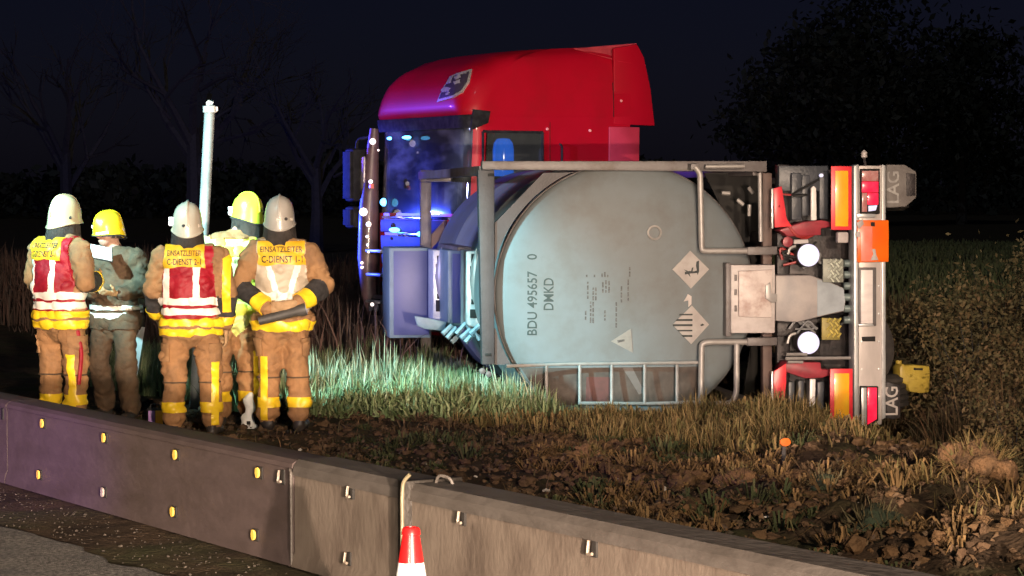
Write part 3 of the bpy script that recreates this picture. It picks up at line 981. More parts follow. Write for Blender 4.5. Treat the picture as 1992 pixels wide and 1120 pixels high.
pp('flap_fold', [(1763, 336), (1781, 338), (1781, 380), (1764, 382)], by + .17, by + .178, chas, trl, .003)


# wheels, axle, chassis rails
def wheel(c, axis, r=0.50, w=0.34, parent=trl):
    rot = Matrix.Identity(4) if axis == 'Z' else Matrix.Rotation(R(90), 4, 'X')
    M_ = Matrix.Translation(c) @ rot
    bm = bmesh.new()
    pr = [(r * .55, -w * .42), (r * .62, -w * .5), (r * .9, -w * .5), (r * .985, -w * .40)]
    for k in range(5):
        z = -w * .36 + w * .72 * k / 4
        pr += [(r, z - w * .06), (r, z + w * .05), (r * .97, z + w * .06), (r * .97, z + w * .08)]
    pr += [(r * .985, w * .42), (r * .9, w * .5), (r * .62, w * .5), (r * .55, w * .42)]
    lathe(bm, pr, 36, M_, cap=False)
    t = obj('wheel', bm, mat('tyre', (0.030, 0.026, 0.024), (0.06, 0.05, 0.042), 7, .8, bump=.3), parent)
    bm = bmesh.new()
    lathe(bm, [(.001, w * .1), (r * .2, w * .1), (r * .22, -w * .2), (r * .5, -w * .25), (r * .552, -w * .42), (r * .552, w * .42), (r * .5, w * .25), (.001, w * .2)], 30, M_)
    obj('rim', bm, mat('rim_grey', (0.25, 0.25, 0.26), (0.16, 0.16, 0.16), 9, .4, .5), t)


wc = L3(1672, 372, .55); wl = L3(1672, 768, .55)
for k in range(3):
    wheel(Vector((wc.x, .60 + 1.31 * k, wc.z - .02)), 'Z')
    wheel(Vector((wl.x, .60 + 1.31 * k, wl.z + .05)), 'Z')
    bm = bmesh.new(); tube(bm, [(wc.x, .60 + 1.31 * k, wc.z - .2), (wc.x, .60 + 1.31 * k, wl.z + .2)], .075, 10); obj('axle', bm, chas, trl)
wheel(Vector((L(1650, 680, .3)[0], .42, L(1650, 680, .3)[1])), 'Y', .47, .28)
for py0 in (468, 640):
    a, z = L(1512, py0, .1); b, _ = L(1560, py0, .1)
    bm = bmesh.new(); box(bm, a, b, .10, 7.6, z - .07, z + .07, .01); obj('chassis_rail', bm, chas, trl)
pp('cross_member', [(1512, 320), (1535, 320), (1535, 800), (1512, 800)], .17, .27, chas)
pp('rear_panel', [(1536, 330), (1660, 330), (1660, 800), (1536, 800)], .28, .32, chas)
mg = mat('mudguard_plastic', (0.045, 0.05, 0.06), (0.07, 0.075, 0.085), 6, .4, bump=.2)
for (x0, t0, x1, b1) in ((1515, 322, 1612, 372), (1540, 336, 1560, 428), (1594, 334, 1612, 426), (1560, 340, 1576, 420), (1534, 742, 1546, 796), (1590, 742, 1604, 796), (1553, 740, 1564, 790)):
    pp('mudguard', [(x0, t0), (x1, t0), (x1, b1), (x0, b1)], -.02 + random.uniform(0, .12), .2, mg, trl, .012)
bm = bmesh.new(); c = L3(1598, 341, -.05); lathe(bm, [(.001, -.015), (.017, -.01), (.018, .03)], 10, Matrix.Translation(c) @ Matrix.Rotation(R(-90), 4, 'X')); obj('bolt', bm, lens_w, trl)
bm = bmesh.new()
for k in range(6):
    c = L3(1650, 512 + k * 22, -.1)
    lathe(bm, [(.001, -.05), (.036, -.045), (.04, .03), (.001, .05)], 9, Matrix.Translation(c) @ Matrix.Rotation(R(90), 4, 'Y'))
obj('hose_coupling', bm, mat('coupling_teal', (0.20, 0.25, 0.24), (0.12, 0.15, 0.15), 10, .4, .3), trl)

# air lines and cables looping under the chassis
rs_ = random.Random(4)
hoses = [mat('hose_black', (.02, .02, .02), None, 9, .5), mat('hose_red', (.35, .03, .03), None, 9, .5), mat('hose_grey', (.22, .22, .22), None, 9, .5)]
for k in range(12):
    x0 = 1520 + rs_.random() * 110; y0 = rs_.choice((380, 470, 505, 640, 690, 740))
    pts = [L3(x0, y0, -.05)]
    for q_ in range(3):
        x0 = min(1655, max(1515, x0 + rs_.uniform(-45, 60))); y0 += rs_.uniform(-38, 38)
        pts.append(L3(x0, y0, -.09 + rs_.uniform(-.04, .08)))
    bm = bmesh.new(); tube(bm, fillet(pts, .08, 4), rs_.choice((.010, .013, .016)), 6); obj('air_hose', bm, hoses[k % 3], trl)
for k in range(9):
    c = L3(1693, 340 + k * 54, by)
    for dx in (-.085, .085):
        bm = bmesh.new(); lathe(bm, [(.001, -.012), (.011, -.010), (.012, .002)], 6, Matrix.Translation((c.x + dx, by, c.z)) @ Matrix.Rotation(R(-90), 4, 'X')); obj('bolt', bm, alu2, trl)

# yellow canister lodged behind the trailer, orange marker in the grass
y_can = mat('canister_yellow', (0.46, 0.33, 0.05), (0.36, 0.25, 0.04), 5, .45, bump=.15)
c0 = L3(1772, 735, .35)
w0 = TO + TX * c0.x + TY * c0.y
can = empty('canister', (w0.x, w0.y, TO.z + c0.z - .17), TROT + .1, 'yellow plastic canister lodged beside the trailer mudflap', 'canister')


def CP(pts):
    return [(((x - 1772) / FOC * 23.1), (770 - y) / FOC * 23.1) for x, y in pts]


bm = bmesh.new()
prism(bm, CP([(1741, 714), (1748, 705), (1752, 710), (1772, 709), (1804, 712), (1806, 730), (1804, 764), (1788, 766), (1762, 762), (1758, 748), (1741, 742)]), -.09, .10, .018)
obj('canister_body', bm, y_can, can)
bm = bmesh.new(); prism(bm, CP([(1770, 715), (1789, 716), (1789, 720), (1770, 719)]), -.094, -.088); obj('handle_opening', bm, dark_hole, can)
bm = bmesh.new(); lathe(bm, [(.03, 0), (.033, .03), (.001, .034)], 12, Matrix.Translation((CP([(1746, 706)])[0][0], 0, CP([(1746, 707)])[0][1]))); obj('cap', bm, y_can, can)

# ---------------------------------------------------------------- truck cab (upright, turned towards the left)
CD = 28.0
CO = Vector(((905 - 996) / FOC * CD, CD, 0.0))
CROT = math.atan2(.49, .8717)
truck = empty('truck', (CO.x, CO.y, 0.0), CROT, 'tall red truck cab behind the tank container, its windscreen lit blue', 'truck')
red = mat('truck_red', (0.38, 0.003, 0.018), (0.34, 0.0025, 0.015), 1.1, .42, coat=.05, spec=.18, c3=(.30, .006, .016), scale3=1.3, bump=.02, bscale=3)
blk = mat('truck_black_plastic', (0.014, 0.014, 0.017), (0.03, 0.03, 0.034), 12, .8, spec=.08)
glass = glass_mat('truck_glass', (.55, .60, .62))
chrome = mat('chrome', (0.7, 0.7, 0.74), (0.55, 0.55, 0.6), 20, .12, 1.0)
lil = mat('truck_lower_grey', (0.20, 0.15, 0.18), (0.13, 0.10, 0.12), 4, .4)
W = 2.48
XB = 2.30

PX = [2.30, 2.05, 1.8, 1.55, 1.3, 1.06, 1.0, .8, .6, .4, .28, .24]     # stations down the near side
NC = 7
PY = [.0, .08, .5, .9, 1.24, 1.6, 2.0, 2.40, 2.48]


def fxz(z):
    pts = [(0, .04), (.35, .0), (1.45, .0), (2.5, .045), (2.66, .02), (2.68, -.02), (2.8, -.015), (2.95, .01), (3.08, .06), (3.2, .15), (3.3, .28), (3.37, .45), (3.41, .65), (3.43, .85)]
    for (a, b), (c, d) in zip(pts, pts[1:]):
        if z <= c:
            return b + (d - b) * (z - a) / (c - a)
    return pts[-1][1]


def syz(z):
    pts = [(0, 0), (2.6, 0.0), (2.7, -.02), (2.9, -.01), (3.1, .02), (3.25, .07), (3.35, .14), (3.43, .30)]
    for (a, b), (c, d) in zip(pts, pts[1:]):
        if z <= c:
            return b + (d - b) * (z - a) / (c - a)
    return pts[-1][1]


def rise(x, z):
    t = max(0, min(1, (z - 2.55) / .8))
    return z + t * (.12 * (x - .5) / 1.8 if x > .5 else .10 * (.5 - .9) / 1.4)


def outline(z, off=0.0):
    """ring from near rear corner round the front to the far rear corner"""
    fx_, sy_ = fxz(z) - off, syz(z) - off
    cr = .24 if z < 2.66 else .24 + (z - 2.66) * .35
    pts = []
    for x in PX[:-1]:
        xx = max(x, fx_ + cr) if x < .9 else max(x, fx_ + cr + (x - .9) * .001)
        pts.append((xx, sy_))
    pts.append((fx_ + cr, sy_))
    for k in range(1, NC):
        a = math.pi / 2 * k / NC
        pts.append((fx_ + cr - cr * math.sin(a), sy_ + cr - cr * math.cos(a)))
    for t in np.linspace(0, 1, 13):
        pts.append((fx_, sy_ + cr + (W - 2 * sy_ - 2 * cr) * t))
    for k in range(1, NC):
        a = math.pi / 2 * k / NC
        pts.append((fx_ + cr - cr * math.cos(a), W - sy_ - cr + cr * math.sin(a)))
    pts.append((fx_ + cr, W - sy_))
    for x in (1.0, 1.6, 2.3):
        pts.append((max(x, fx_ + cr + .001), W - sy_))
    return pts


ZL = [.0, .12, .3, .5, .8, 1.1, 1.40, 1.48, 1.7, 1.86, 2.1, 2.3, 2.46, 2.52, 2.64, 2.67, 2.72, 2.8, 2.9, 3.0, 3.08, 3.15, 3.22, 3.28, 3.33, 3.37, 3.40, 3.43]
NS = len(PX)                        # index of first corner point
I0F = NS + NC - 1                   # first front point
I1F = I0F + 12
NP = len(outline(1.0))


def patch(name, u0, u1, z0i, z1i, m, parent=truck, off=0.0, skip=None, thick=0.0, zs=None):
    zs = zs or ZL[z0i:z1i + 1]
    bm = bmesh.new()
    rows = []
    for z in zs:
        o = outline(z, off)[u0:u1 + 1]
        rows.append([bm.verts.new((x, y, rise(x, z))) for x, y in o])
    for i in range(len(zs) - 1):
        for j in range(u1 - u0):
            if skip and skip(j + u0, zs[i], zs[i + 1]):
                continue
            bm.faces.new((rows[i][j], rows[i][j + 1], rows[i + 1][j + 1], rows[i + 1][j]))
    bmesh.ops.delete(bm, geom=[v for v in bm.verts if not v.link_faces], context='VERTS')
    bmesh.ops.recalc_face_normals(bm, faces=bm.faces)
    if thick:
        r = bmesh.ops.solidify(bm, geom=list(bm.faces), thickness=thick)
    return obj(name, bm, m, parent, 35)


iw0, iw1 = PX.index(1.06), NS - 1                    # door window stations (x 1.06 -> .24)
g0, g1 = NS + 2, I1F + NC - 2                        # windscreen wraps into the corners


def in_window(j, za, zb):
    door = iw0 <= j < iw1 and za >= 1.47 and zb <= 2.47
    front = g0 <= j < g1 and za >= 1.47 and zb <= 2.65
    return door or front


patch('cab_body', 0, NP - 1, 0, ZL.index(2.64), red, skip=in_window)
patch('roof_fairing', 0, NP - 1, ZL.index(2.64), len(ZL) - 1, red)
# roof cap
bm = bmesh.new()
o = outline(3.43)
bm.faces.new([bm.verts.new((x, y, rise(x, 3.43))) for x, y in o])
bmesh.ops.triangulate(bm, faces=bm.faces)
obj('roof_panel', bm, red, truck)
# glass
patch('windscreen', g0, g1, 0, 0, glass, off=-.02, zs=[1.48, 1.7, 1.86, 2.1, 2.3, 2.46, 2.52], thick=.006)
patch('sun_visor', g0 - 1, g1 + 1, 0, 0, blk, off=.035, zs=[2.50, 2.56, 2.62, 2.655], thick=.03)
patch('side_window', iw0, iw1, 0, 0, glass_mat('side_glass', (.75, .8, .82), .04), off=-.025, zs=[1.48, 1.7, 1.86, 2.1, 2.3, 2.46], thick=.006)
bm = bmesh.new()
for (xa, za, xb, zb) in ((.24, 1.48, .24, 2.46), (.24, 2.46, 1.06, 2.46), (1.06, 2.46, 1.06, 1.48), (1.06, 1.48, .24, 1.48)):
    tube(bm, [(xa, .0, za), (xb, .0, zb)], .016, 6)
obj('window_seal', bm, blk, truck)
# black wedge between visor and side
bm = bmesh.new()
prism(bm, [(.06, 2.47), (.30, 2.56), (.33, 2.70), (.10, 2.72)], -.028, -.003, .004)
obj('visor_end', bm, blk, truck)
# interior
inn = mat('cab_interior', (0.05, 0.055, 0.055), (0.09, 0.095, 0.09), 5, .8)
seatm = mat('seat_cloth', (0.10, 0.12, 0.12), (0.16, 0.18, 0.17), 9, .9)
bm = bmesh.new(); box(bm, 1.75, 1.79, .04, W - .04, 1.0, 2.6); box(bm, .06, 1.78, .04, W - .04, .98, 1.02); box(bm, .1, 1.78, .05, W - .05, 2.62, 2.65)
obj('cab_lining', bm, inn, truck)
bm = bmesh.new(); box(bm, .07, .48, .12, W - .12, 1.03, 1.50, .06); obj('dashboard', bm, mat('dash', (.05, .055, .065), (.08, .085, .1), 9, .5), truck)
for y in (.55, 1.9):
    bm = bmesh.new(); box(bm, 1.0, 1.5, y - .26, y + .26, 1.05, 1.42, .08); box(bm, 1.36, 1.55, y - .24, y + .24, 1.4, 2.05, .08); box(bm, 1.38, 1.52, y - .14, y + .14, 2.08, 2.30, .05)
    obj('seat', bm, seatm, truck)
bm = bmesh.new(); tube(bm, [(.62 + .05 * math.cos(a), .60 + .22 * math.cos(a), 1.62 + .2 * math.sin(a)) for a in np.linspace(0, 2 * math.pi, 20)], .016, 6, cap=False); obj('steering_wheel', bm, blk, truck)
bm = bmesh.new(); box(bm, .20, .23, .20, 1.15, 2.30, 2.46, .01); obj('sun_blind', bm, mat('blind', (.14, .20, .21), (.10, .15, .16), 5, .7), truck)
bm = bmesh.new(); box(bm, 1.08, 1.16, .06, .09, 1.5, 2.5, .01); obj('door_pillar_trim', bm, seatm, truck)
# papers on the dashboard
bm = bmesh.new()
for k in range(6):
    y = .5 + .28 * k
    box(bm, .14, .30 + .03 * (k % 3), y, y + .2, 1.502 + .0, 1.52 + .02 * (k % 2), .004, Matrix.Rotation(.05 * (k % 3 - 1), 4, 'X'))
obj('dashboard_clutter', bm, mat('paper', (.6, .6, .62), (.3, .3, .35), 9, .6), truck)

# front grille panel with louvres
bm = bmesh.new(); box(bm, .06, .09, .25, W - .25, .0, 1.41); obj('grille_back', bm, blk, truck)
gm = mat('grille_dark', (0.05, 0.025, 0.035), (0.08, 0.04, 0.05), 6, .6, spec=.25)
for z0, z1 in ((1.24, 1.40), (1.02, 1.20), (.84, .98), (.66, .80), (.48, .62)):
    bm = bmesh.new(); box(bm, -.035, -.002, .45, W - .27, z0, z1, .014); obj('grille_bar', bm, gm, truck)
bm = bmesh.new(); box(bm, -.045, .0, .8, 1.7, 1.19, 1.245, .01); box(bm, -.03, .0, .3, W - .3, 1.405, 1.445, .01); obj('chrome_strip', bm, chrome, truck)
bm = bmesh.new(); box(bm, -.10, .06, .02, W - .02, .05, .44, .05); obj('front_bumper', bm, lil, truck)
hm = mat('headlamp_glass', (.35, .38, .5), (.5, .52, .6), 30, .1, coat=1)
for y0, y1 in ((.06, .42), (W - .42, W - .06)):
    bm = bmesh.new(); box(bm, -.115, -.06, y0, y1, .18, .40, .03); h = obj('headlight', bm, blk, truck)
    for k in range(2):
        bm = bmesh.new(); lathe(bm, [(.001, -.01), (.06, -.006), (.065, .02)], 16, Matrix.Translation((-.118, y0 + .1 + .17 * k, .29)) @ Matrix.Rotation(R(90), 4, 'Y')); obj('lens', bm, hm, h)
# far corner: strip of lamps, curved corner fairing, steps
bm = bmesh.new(); tube(bm, [(.02, W + .0, 2.55), (-.02, W + .02, 2.0), (-.05, W + .03, 1.45), (-.08, W + .0, .9), (-.08, W - .05, .45), (-.02, W - .12, .05)], [.06, .10, .13, .13, .11, .06], 12)
obj('corner_fairing', bm, mat('corner_paint', (.13, .075, .09), (.08, .05, .06), 6, .45, coat=.2), truck)
mk = mat('marker_lamp_lit', (.9, .8, .75), (.9, .8, .75), 9, .2, emit=(1, .82, .75), estr=2.2)


def cab_px(px, py, lx):
    """pixel -> local point on the plane local x = lx"""
    ax = Vector((math.cos(CROT), math.sin(CROT), 0)); ay = Vector((-math.sin(CROT), math.cos(CROT), 0))
    r = ray(px, py); o = CO + ax * lx
    k = (o - CAM).dot(ax) / r.dot(ax)
    p = CAM + r * k - CO
    return Vector((lx, p.dot(ay), p.z))


for px, py, r in ((725, 275, .042), (721, 353, .028), (707, 412, .055), (717, 436, .036), (714, 460, .020), (715, 476, .018), (717, 490, .016), (704, 511, .02), (704, 520, .02), (724, 592, .025), (736, 292, .014)):
    p = cab_px(px, py, -.22)
    bm = bmesh.new(); lathe(bm, [(.001, -r), (r * .7, -r * .7), (r, 0), (r * .7, r * .7), (.001, r)], 12, Matrix.Translation(p)); obj('marker_lamp', bm, mk, truck)
p = cab_px(723, 362, -.22)
bm = bmesh.new(); box(bm, -.25, -.2, p.y - .03, p.y + .03, p.z - .03, p.z + .03, .008); obj('indicator_lamp', bm, mat('indicator', (.9, .25, .2), None, 9, .3), truck)
for z in (.36, .70, 1.0):
    bm = bmesh.new(); box(bm, -.16, .02, W - .52, W - .08, z - .02, z + .02, .01); obj('step', bm, mat('step_alu', (.5, .5, .55), (.35, .35, .4), 12, .4, .4), truck)
# mirrors on the far side
for z0, z1 in ((1.62, 2.30), (1.28, 1.56)):
    bm = bmesh.new(); box(bm, -.22, .0, W + .14, W + .42, z0, z1, .05); h = obj('mirror', bm, blk, truck)
    bm = bmesh.new(); box(bm, -.245, -.222, W + .17, W + .39, z0 + .04, z1 - .04, .008); obj('mirror_shell', bm, blk, h)
    bm = bmesh.new(); tube(bm, [(-.12, W + .425, z0 + .06), (-.12, W + .435, (z0 + z1) / 2), (-.12, W + .425, z1 - .06)], .018, 6); obj('mirror_edge', bm, mat('mirror_blue_edge', (.35, .38, .75), (.3, .3, .6), 9, .3), h)
bm = bmesh.new(); tube(bm, fillet([(.02, W - .03, 2.45), (-.10, W + .25, 2.42), (-.10, W + .28, 2.3)], .1, 4), .02, 7); obj('mirror_arm', bm, blk, truck)
bm = bmesh.new(); tube(bm, [(.02, W - .02, 1.35), (-.1, W + .28, 1.33)], .02, 7); obj('mirror_arm', bm, blk, truck)
bm = bmesh.new(); box(bm, -.14, -.10, W - .01, W + .10, 1.75, 2.2, .02); box(bm, -.15, -.11, W - .02, W + .09, 1.42, 1.68, .02); obj('mirror_bracket', bm, mat('bracket_grey', (.36, .33, .36), (.25, .23, .25), 8, .4, .3), truck)

# rear air deflectors on the near side: tall upper wing and lower flap
bm = bmesh.new()
up = [(2.06, 2.57), (2.66, 2.56), (2.60, 3.0), (2.50, 3.40), (2.40, 3.56), (2.06, 3.50)]
prism(bm, up, -.01, .05, .015)
obj('side_deflector', bm, red, truck)
bm = bmesh.new()
a = [bm.verts.new(p) for p in ((1.62, .24, 3.495), (2.40, .02, 3.572), (2.53, .0, 3.30), (2.12, -.022, 3.34))]
bm.faces.new(a); bmesh.ops.solidify(bm, geom=list(bm.faces), thickness=.02)
obj('roof_wing', bm, mat('pale_red', (.72, .10, .13), (.6, .06, .09), 3, .3, coat=.5), truck)
bm = bmesh.new(); box(bm, 2.33, 2.41, .0, W, 3.28, 3.56, .03); obj('roof_spoiler', bm, red, truck)
bm = bmesh.new(); prism(bm, [(1.97, .6), (2.40, .6), (2.42, 2.54), (1.98, 2.54)], -.035, -.012, .01)
obj('lower_deflector', bm, mat('faded_red', (.44, .035, .075), (.36, .025, .055), 3, .4), truck)
# door seams, handle
bm = bmesh.new()
for (xa, za, xb, zb) in ((1.16, .5, 1.16, 2.62), (.2, 2.62, 1.16, 2.62), (.2, .5, .2, 1.44)):
    tube(bm, [(xa, 0.0, za), (xb, 0.0, zb)], .006, 4)
obj('door_seam', bm, mat('seam_dark', (.06, .002, .004), None, 9, .6), truck)
bm = bmesh.new(); tube(bm, [(2.05, -.022, 2.66), (2.05, -.016, 2.9), (2.05, .0, 3.08)], .007, 4); obj('door_seam', bm, MATS['seam_dark'], truck)
bm = bmesh.new(); tube(bm, [(2.04, .004, 2.64), (1.5, .004, 2.64), (.5, .004, 2.64)], .006, 4); obj('door_seam', bm, MATS['seam_dark'], truck)
bm = bmesh.new(); tube(bm, fillet([(1.30, 0, 1.5), (1.30, -.05, 1.52), (1.30, -.05, 2.3), (1.30, 0, 2.32)], .03, 3), .013, 6); obj('grab_handle', bm, blk, truck)
bm = bmesh.new(); box(bm, .92, 1.1, -.035, -.002, 1.28, 1.34, .012); obj('door_handle', bm, blk, truck)
for p in ((1.12, -.008, 2.50), (1.72, -.008, 2.49), (2.16, -.02, 2.86)):
    bm = bmesh.new(); lathe(bm, [(.001, -.012), (.016, -.008), (.018, .008)], 10, Matrix.Translation(p) @ Matrix.Rotation(R(-90), 4, 'X')); obj('rivet', bm, mat('rivet_pink', (.8, .35, .35), None, 9, .3), truck)
bm = bmesh.new(); box(bm, 1.9, 4.6, .55, .78, .55, .8); box(bm, 1.9, 4.6, 1.7, 1.93, .55, .8); obj('chassis_rail', bm, chas, truck)
for x, y in ((.75, .2), (.75, W - .2), (3.9, .25), (3.9, W - .25)):
    wheel(Vector((x, y, .16)), 'Y', .5, .32, truck)
bm = bmesh.new(); box(bm, 2.28, 2.32, .06, W - .06, .5, 3.3); obj('cab_back', bm, red, truck)

# emblem: shield on the rounded near corner of the roof fairing
def cab_ray(px, py):
    r = ray(px, py)
    inv = truck_m.inverted()
    return inv @ CAM, (inv.to_3x3() @ r).normalized()


truck_m = Matrix.Translation(truck.location) @ Matrix.Rotation(CROT, 4, 'Z')
bmr = bmesh.new()
rows = []
for z in ZL[ZL.index(2.64):]:
    rows.append([bmr.verts.new((x, y, rise(x, z))) for x, y in outline(z)])
for a, b in zip(rows, rows[1:]):
    for j in range(len(a) - 1):
        bmr.faces.new((a[j], a[j + 1], b[j + 1], b[j]))
bmesh.ops.recalc_face_normals(bmr, faces=bmr.faces); bmr.normal_update()
bvh = BVHTree.FromBMesh(bmr)


def emb(name, pts, off, m, parent, thick=.01, n=4):
    bm = bmesh.new()
    cx = sum(p[0] for p in pts) / len(pts); cy = sum(p[1] for p in pts) / len(pts)
    pp_ = []
    for a, b in zip(pts, pts[1:] + pts[:1]):
        for k in range(n):
            pp_.append((a[0] + (b[0] - a[0]) * k / n, a[1] + (b[1] - a[1]) * k / n))

    def hit(px, py, o_):
        o, d = cab_ray(px, py)
        h, nn, _, _ = bvh.ray_cast(o, d)
        if nn.dot(d) > 0: nn = -nn
        return h + nn * o_
    rings = [[bm.verts.new(hit(cx, cy, off))]]
    for f in (.25, .5, .75, 1.0):
        rings.append([bm.verts.new(hit(cx + (x - cx) * f, cy + (y - cy) * f, off)) for x, y in pp_])
    rings.append([bm.verts.new(hit(x, y, off - thick)) for x, y in pp_])
    k_ = len(pp_)
    for i in range(k_):
        bm.faces.new((rings[0][0], rings[1][i], rings[1][(i + 1) % k_]))
    for a, b in zip(rings[1:], rings[2:]):
        for i in range(k_):
            bm.faces.new((a[i], b[i], b[(i + 1) % k_], a[(i + 1) % k_]))
    return obj(name, bm, m, parent, 30)


silver = mat('emblem_silver', (.72, .70, .72), (.55, .53, .55), 30, .25, .6)
sh = [(852, 199), (866, 168), (884, 147), (919, 136), (914, 160), (901, 180), (884, 190)]
eb = emb('emblem', sh, .020, silver, truck, .03)
cxm, cym = 886, 166
emb('emblem_field', [(cxm + (x - cxm) * .86, cym + (y - cym) * .82) for x, y in sh], .026, mat('emblem_dark', (.05, .04, .07), None, 20, .3), eb, .003)
for poly in ([(861, 176), (868, 170), (880, 172), (876, 179), (864, 180)], [(871, 164), (878, 151), (884, 149), (880, 163)], [(886, 153), (897, 147), (899, 153), (888, 158)], [(885, 161), (897, 157), (898, 163), (887, 166)],
             [(889, 146), (908, 141), (909, 145), (893, 149)], [(871, 182), (878, 180), (876, 185), (870, 186)]):
    emb('emblem_mark', poly, .030, silver, eb, .003)
bmr.free()

# blue beacon on the near-side window ledge (lit)
bl_m = mat('beacon_blue', (.02, .10, .55), (.01, .08, .5), 9, .15, coat=.8, emit=(.0, .16, .85), estr=.8)
ax = Vector((math.cos(CROT), math.sin(CROT), 0)); ay = Vector((-math.sin(CROT), math.cos(CROT), 0))
r = ray(979, 300); o_ = CO + ay * .18
k = (o_ - CAM).dot(ay) / r.dot(ay)
bw = CAM + r * k
bcn = empty('beacon', (bw.x, bw.y, 1.95), 0, 'blue beacon dome glowing in the side window of the red cab', 'beacon light')
bm = bmesh.new(); box(bm, -.13, .13, -.13, .13, -.90, -.02, .03); obj('beacon_stand', bm, blk, bcn)
bm = bmesh.new(); lathe(bm, [(.125, -.02), (.13, .12), (.128, .30), (.115, .38), (.08, .43), (.001, .44)], 20); obj('dome', bm, bl_m, bcn, 60)

# glowing discs painting blue beacon reflections on the cab front
st_m = mat('glint_lit', (.2, .6, .9), None, 9, .2, emit=(.12, .55, 1.0), estr=5)
for px, py, a, b in ((745, 393, .055, .05), (766, 447, .13, .03), (790, 267, .10, .022), (757, 269, .03, .02), (815, 455, .025, .03)):
    p = cab_px(px, py, -.06 if py > 300 else -.075)
    bm = bmesh.new(); lathe(bm, [(.001, -.03), (.7, -.022), (1, 0), (1, .02), (.001, .021)], 18, Matrix.Translation(p) @ Matrix.Diagonal((1, a, b, 1)) @ Matrix.Rotation(R(90), 4, 'Y'))
    h = obj('beacon_glint', bm, st_m, truck)

# ---------------------------------------------------------------- people: one continuous surface from blended limbs
def surface_nets(F, org, h):
    nx, ny, nz = F.shape
    S = F < 0
    acc = np.zeros((nx - 1, ny - 1, nz - 1, 3)); cnt = np.zeros((nx - 1, ny - 1, nz - 1))
    cs = [S[a:nx - 1 + a, b:ny - 1 + b, c:nz - 1 + c] for a in (0, 1) for b in (0, 1) for c in (0, 1)]
    tot = sum(c.astype(np.int8) for c in cs)
    act = (tot > 0) & (tot < 8)
    for ax in range(3):
        for a in (0, 1):
            for b in (0, 1):
                o0 = [0, 0, 0]; oth = [i for i in range(3) if i != ax]
                o0[oth[0]] = a; o0[oth[1]] = b
                o1 = list(o0); o1[ax] = 1
                f0 = F[o0[0]:nx - 1 + o0[0], o0[1]:ny - 1 + o0[1], o0[2]:nz - 1 + o0[2]]
                f1 = F[o1[0]:nx - 1 + o1[0], o1[1]:ny - 1 + o1[1], o1[2]:nz - 1 + o1[2]]
                m = (f0 < 0) != (f1 < 0)
                t = np.where(m, f0 / np.where(np.abs(f0 - f1) < 1e-12, 1e-12, f0 - f1), 0)
                for k in range(3):
                    acc[..., k] += np.where(m, (t if k == ax else o0[k]), 0)
                cnt += m
    idx = -np.ones(act.shape, int)
    ijk = np.argwhere(act)
    idx[act] = np.arange(len(ijk))
    v = ijk + acc[act] / np.maximum(cnt[act], 1)[:, None]
    verts = v * h + np.array(org)
    quads = []
    for ax in range(3):
        o = [i for i in range(3) if i != ax]
        sl0 = [slice(None)] * 3; sl1 = [slice(None)] * 3
        sl0[ax] = slice(0, -1); sl1[ax] = slice(1, None)
        m = S[tuple(sl0)] != S[tuple(sl1)]
        for q_ in np.argwhere(m):
            i = list(q_)
            if i[o[0]] < 1 or i[o[1]] < 1 or i[o[0]] >= act.shape[o[0]] or i[o[1]] >= act.shape[o[1]]:
                continue
            c = []
            for da, db in ((1, 1), (0, 1), (0, 0), (1, 0)):
                j = list(i); j[o[0]] -= da; j[o[1]] -= db
                c.append(idx[tuple(j)])
            flip = S[tuple(i)]
            if ax == 1:
                flip = not flip
            quads.append(c if flip else c[::-1])
    return verts, np.array(quads)


def smin(a, b, k):
    h = np.maximum(k - np.abs(a - b), 0) / k
    return np.minimum(a, b) - h * h * k * 0.25


def cap_sdf(p, a, b, r1, r2, sc):
    a = np.array(a, float); b = np.array(b, float); sc = np.array(sc, float)
    q_ = (p - a) / sc
    d = (b - a) / sc
    dd = max(1e-9, float(d @ d))
    t = np.clip(q_ @ d / dd, 0, 1)
    r = r1 + (r2 - r1) * t
    return (np.linalg.norm(q_ - t[..., None] * d, axis=-1) - r) * sc.min()


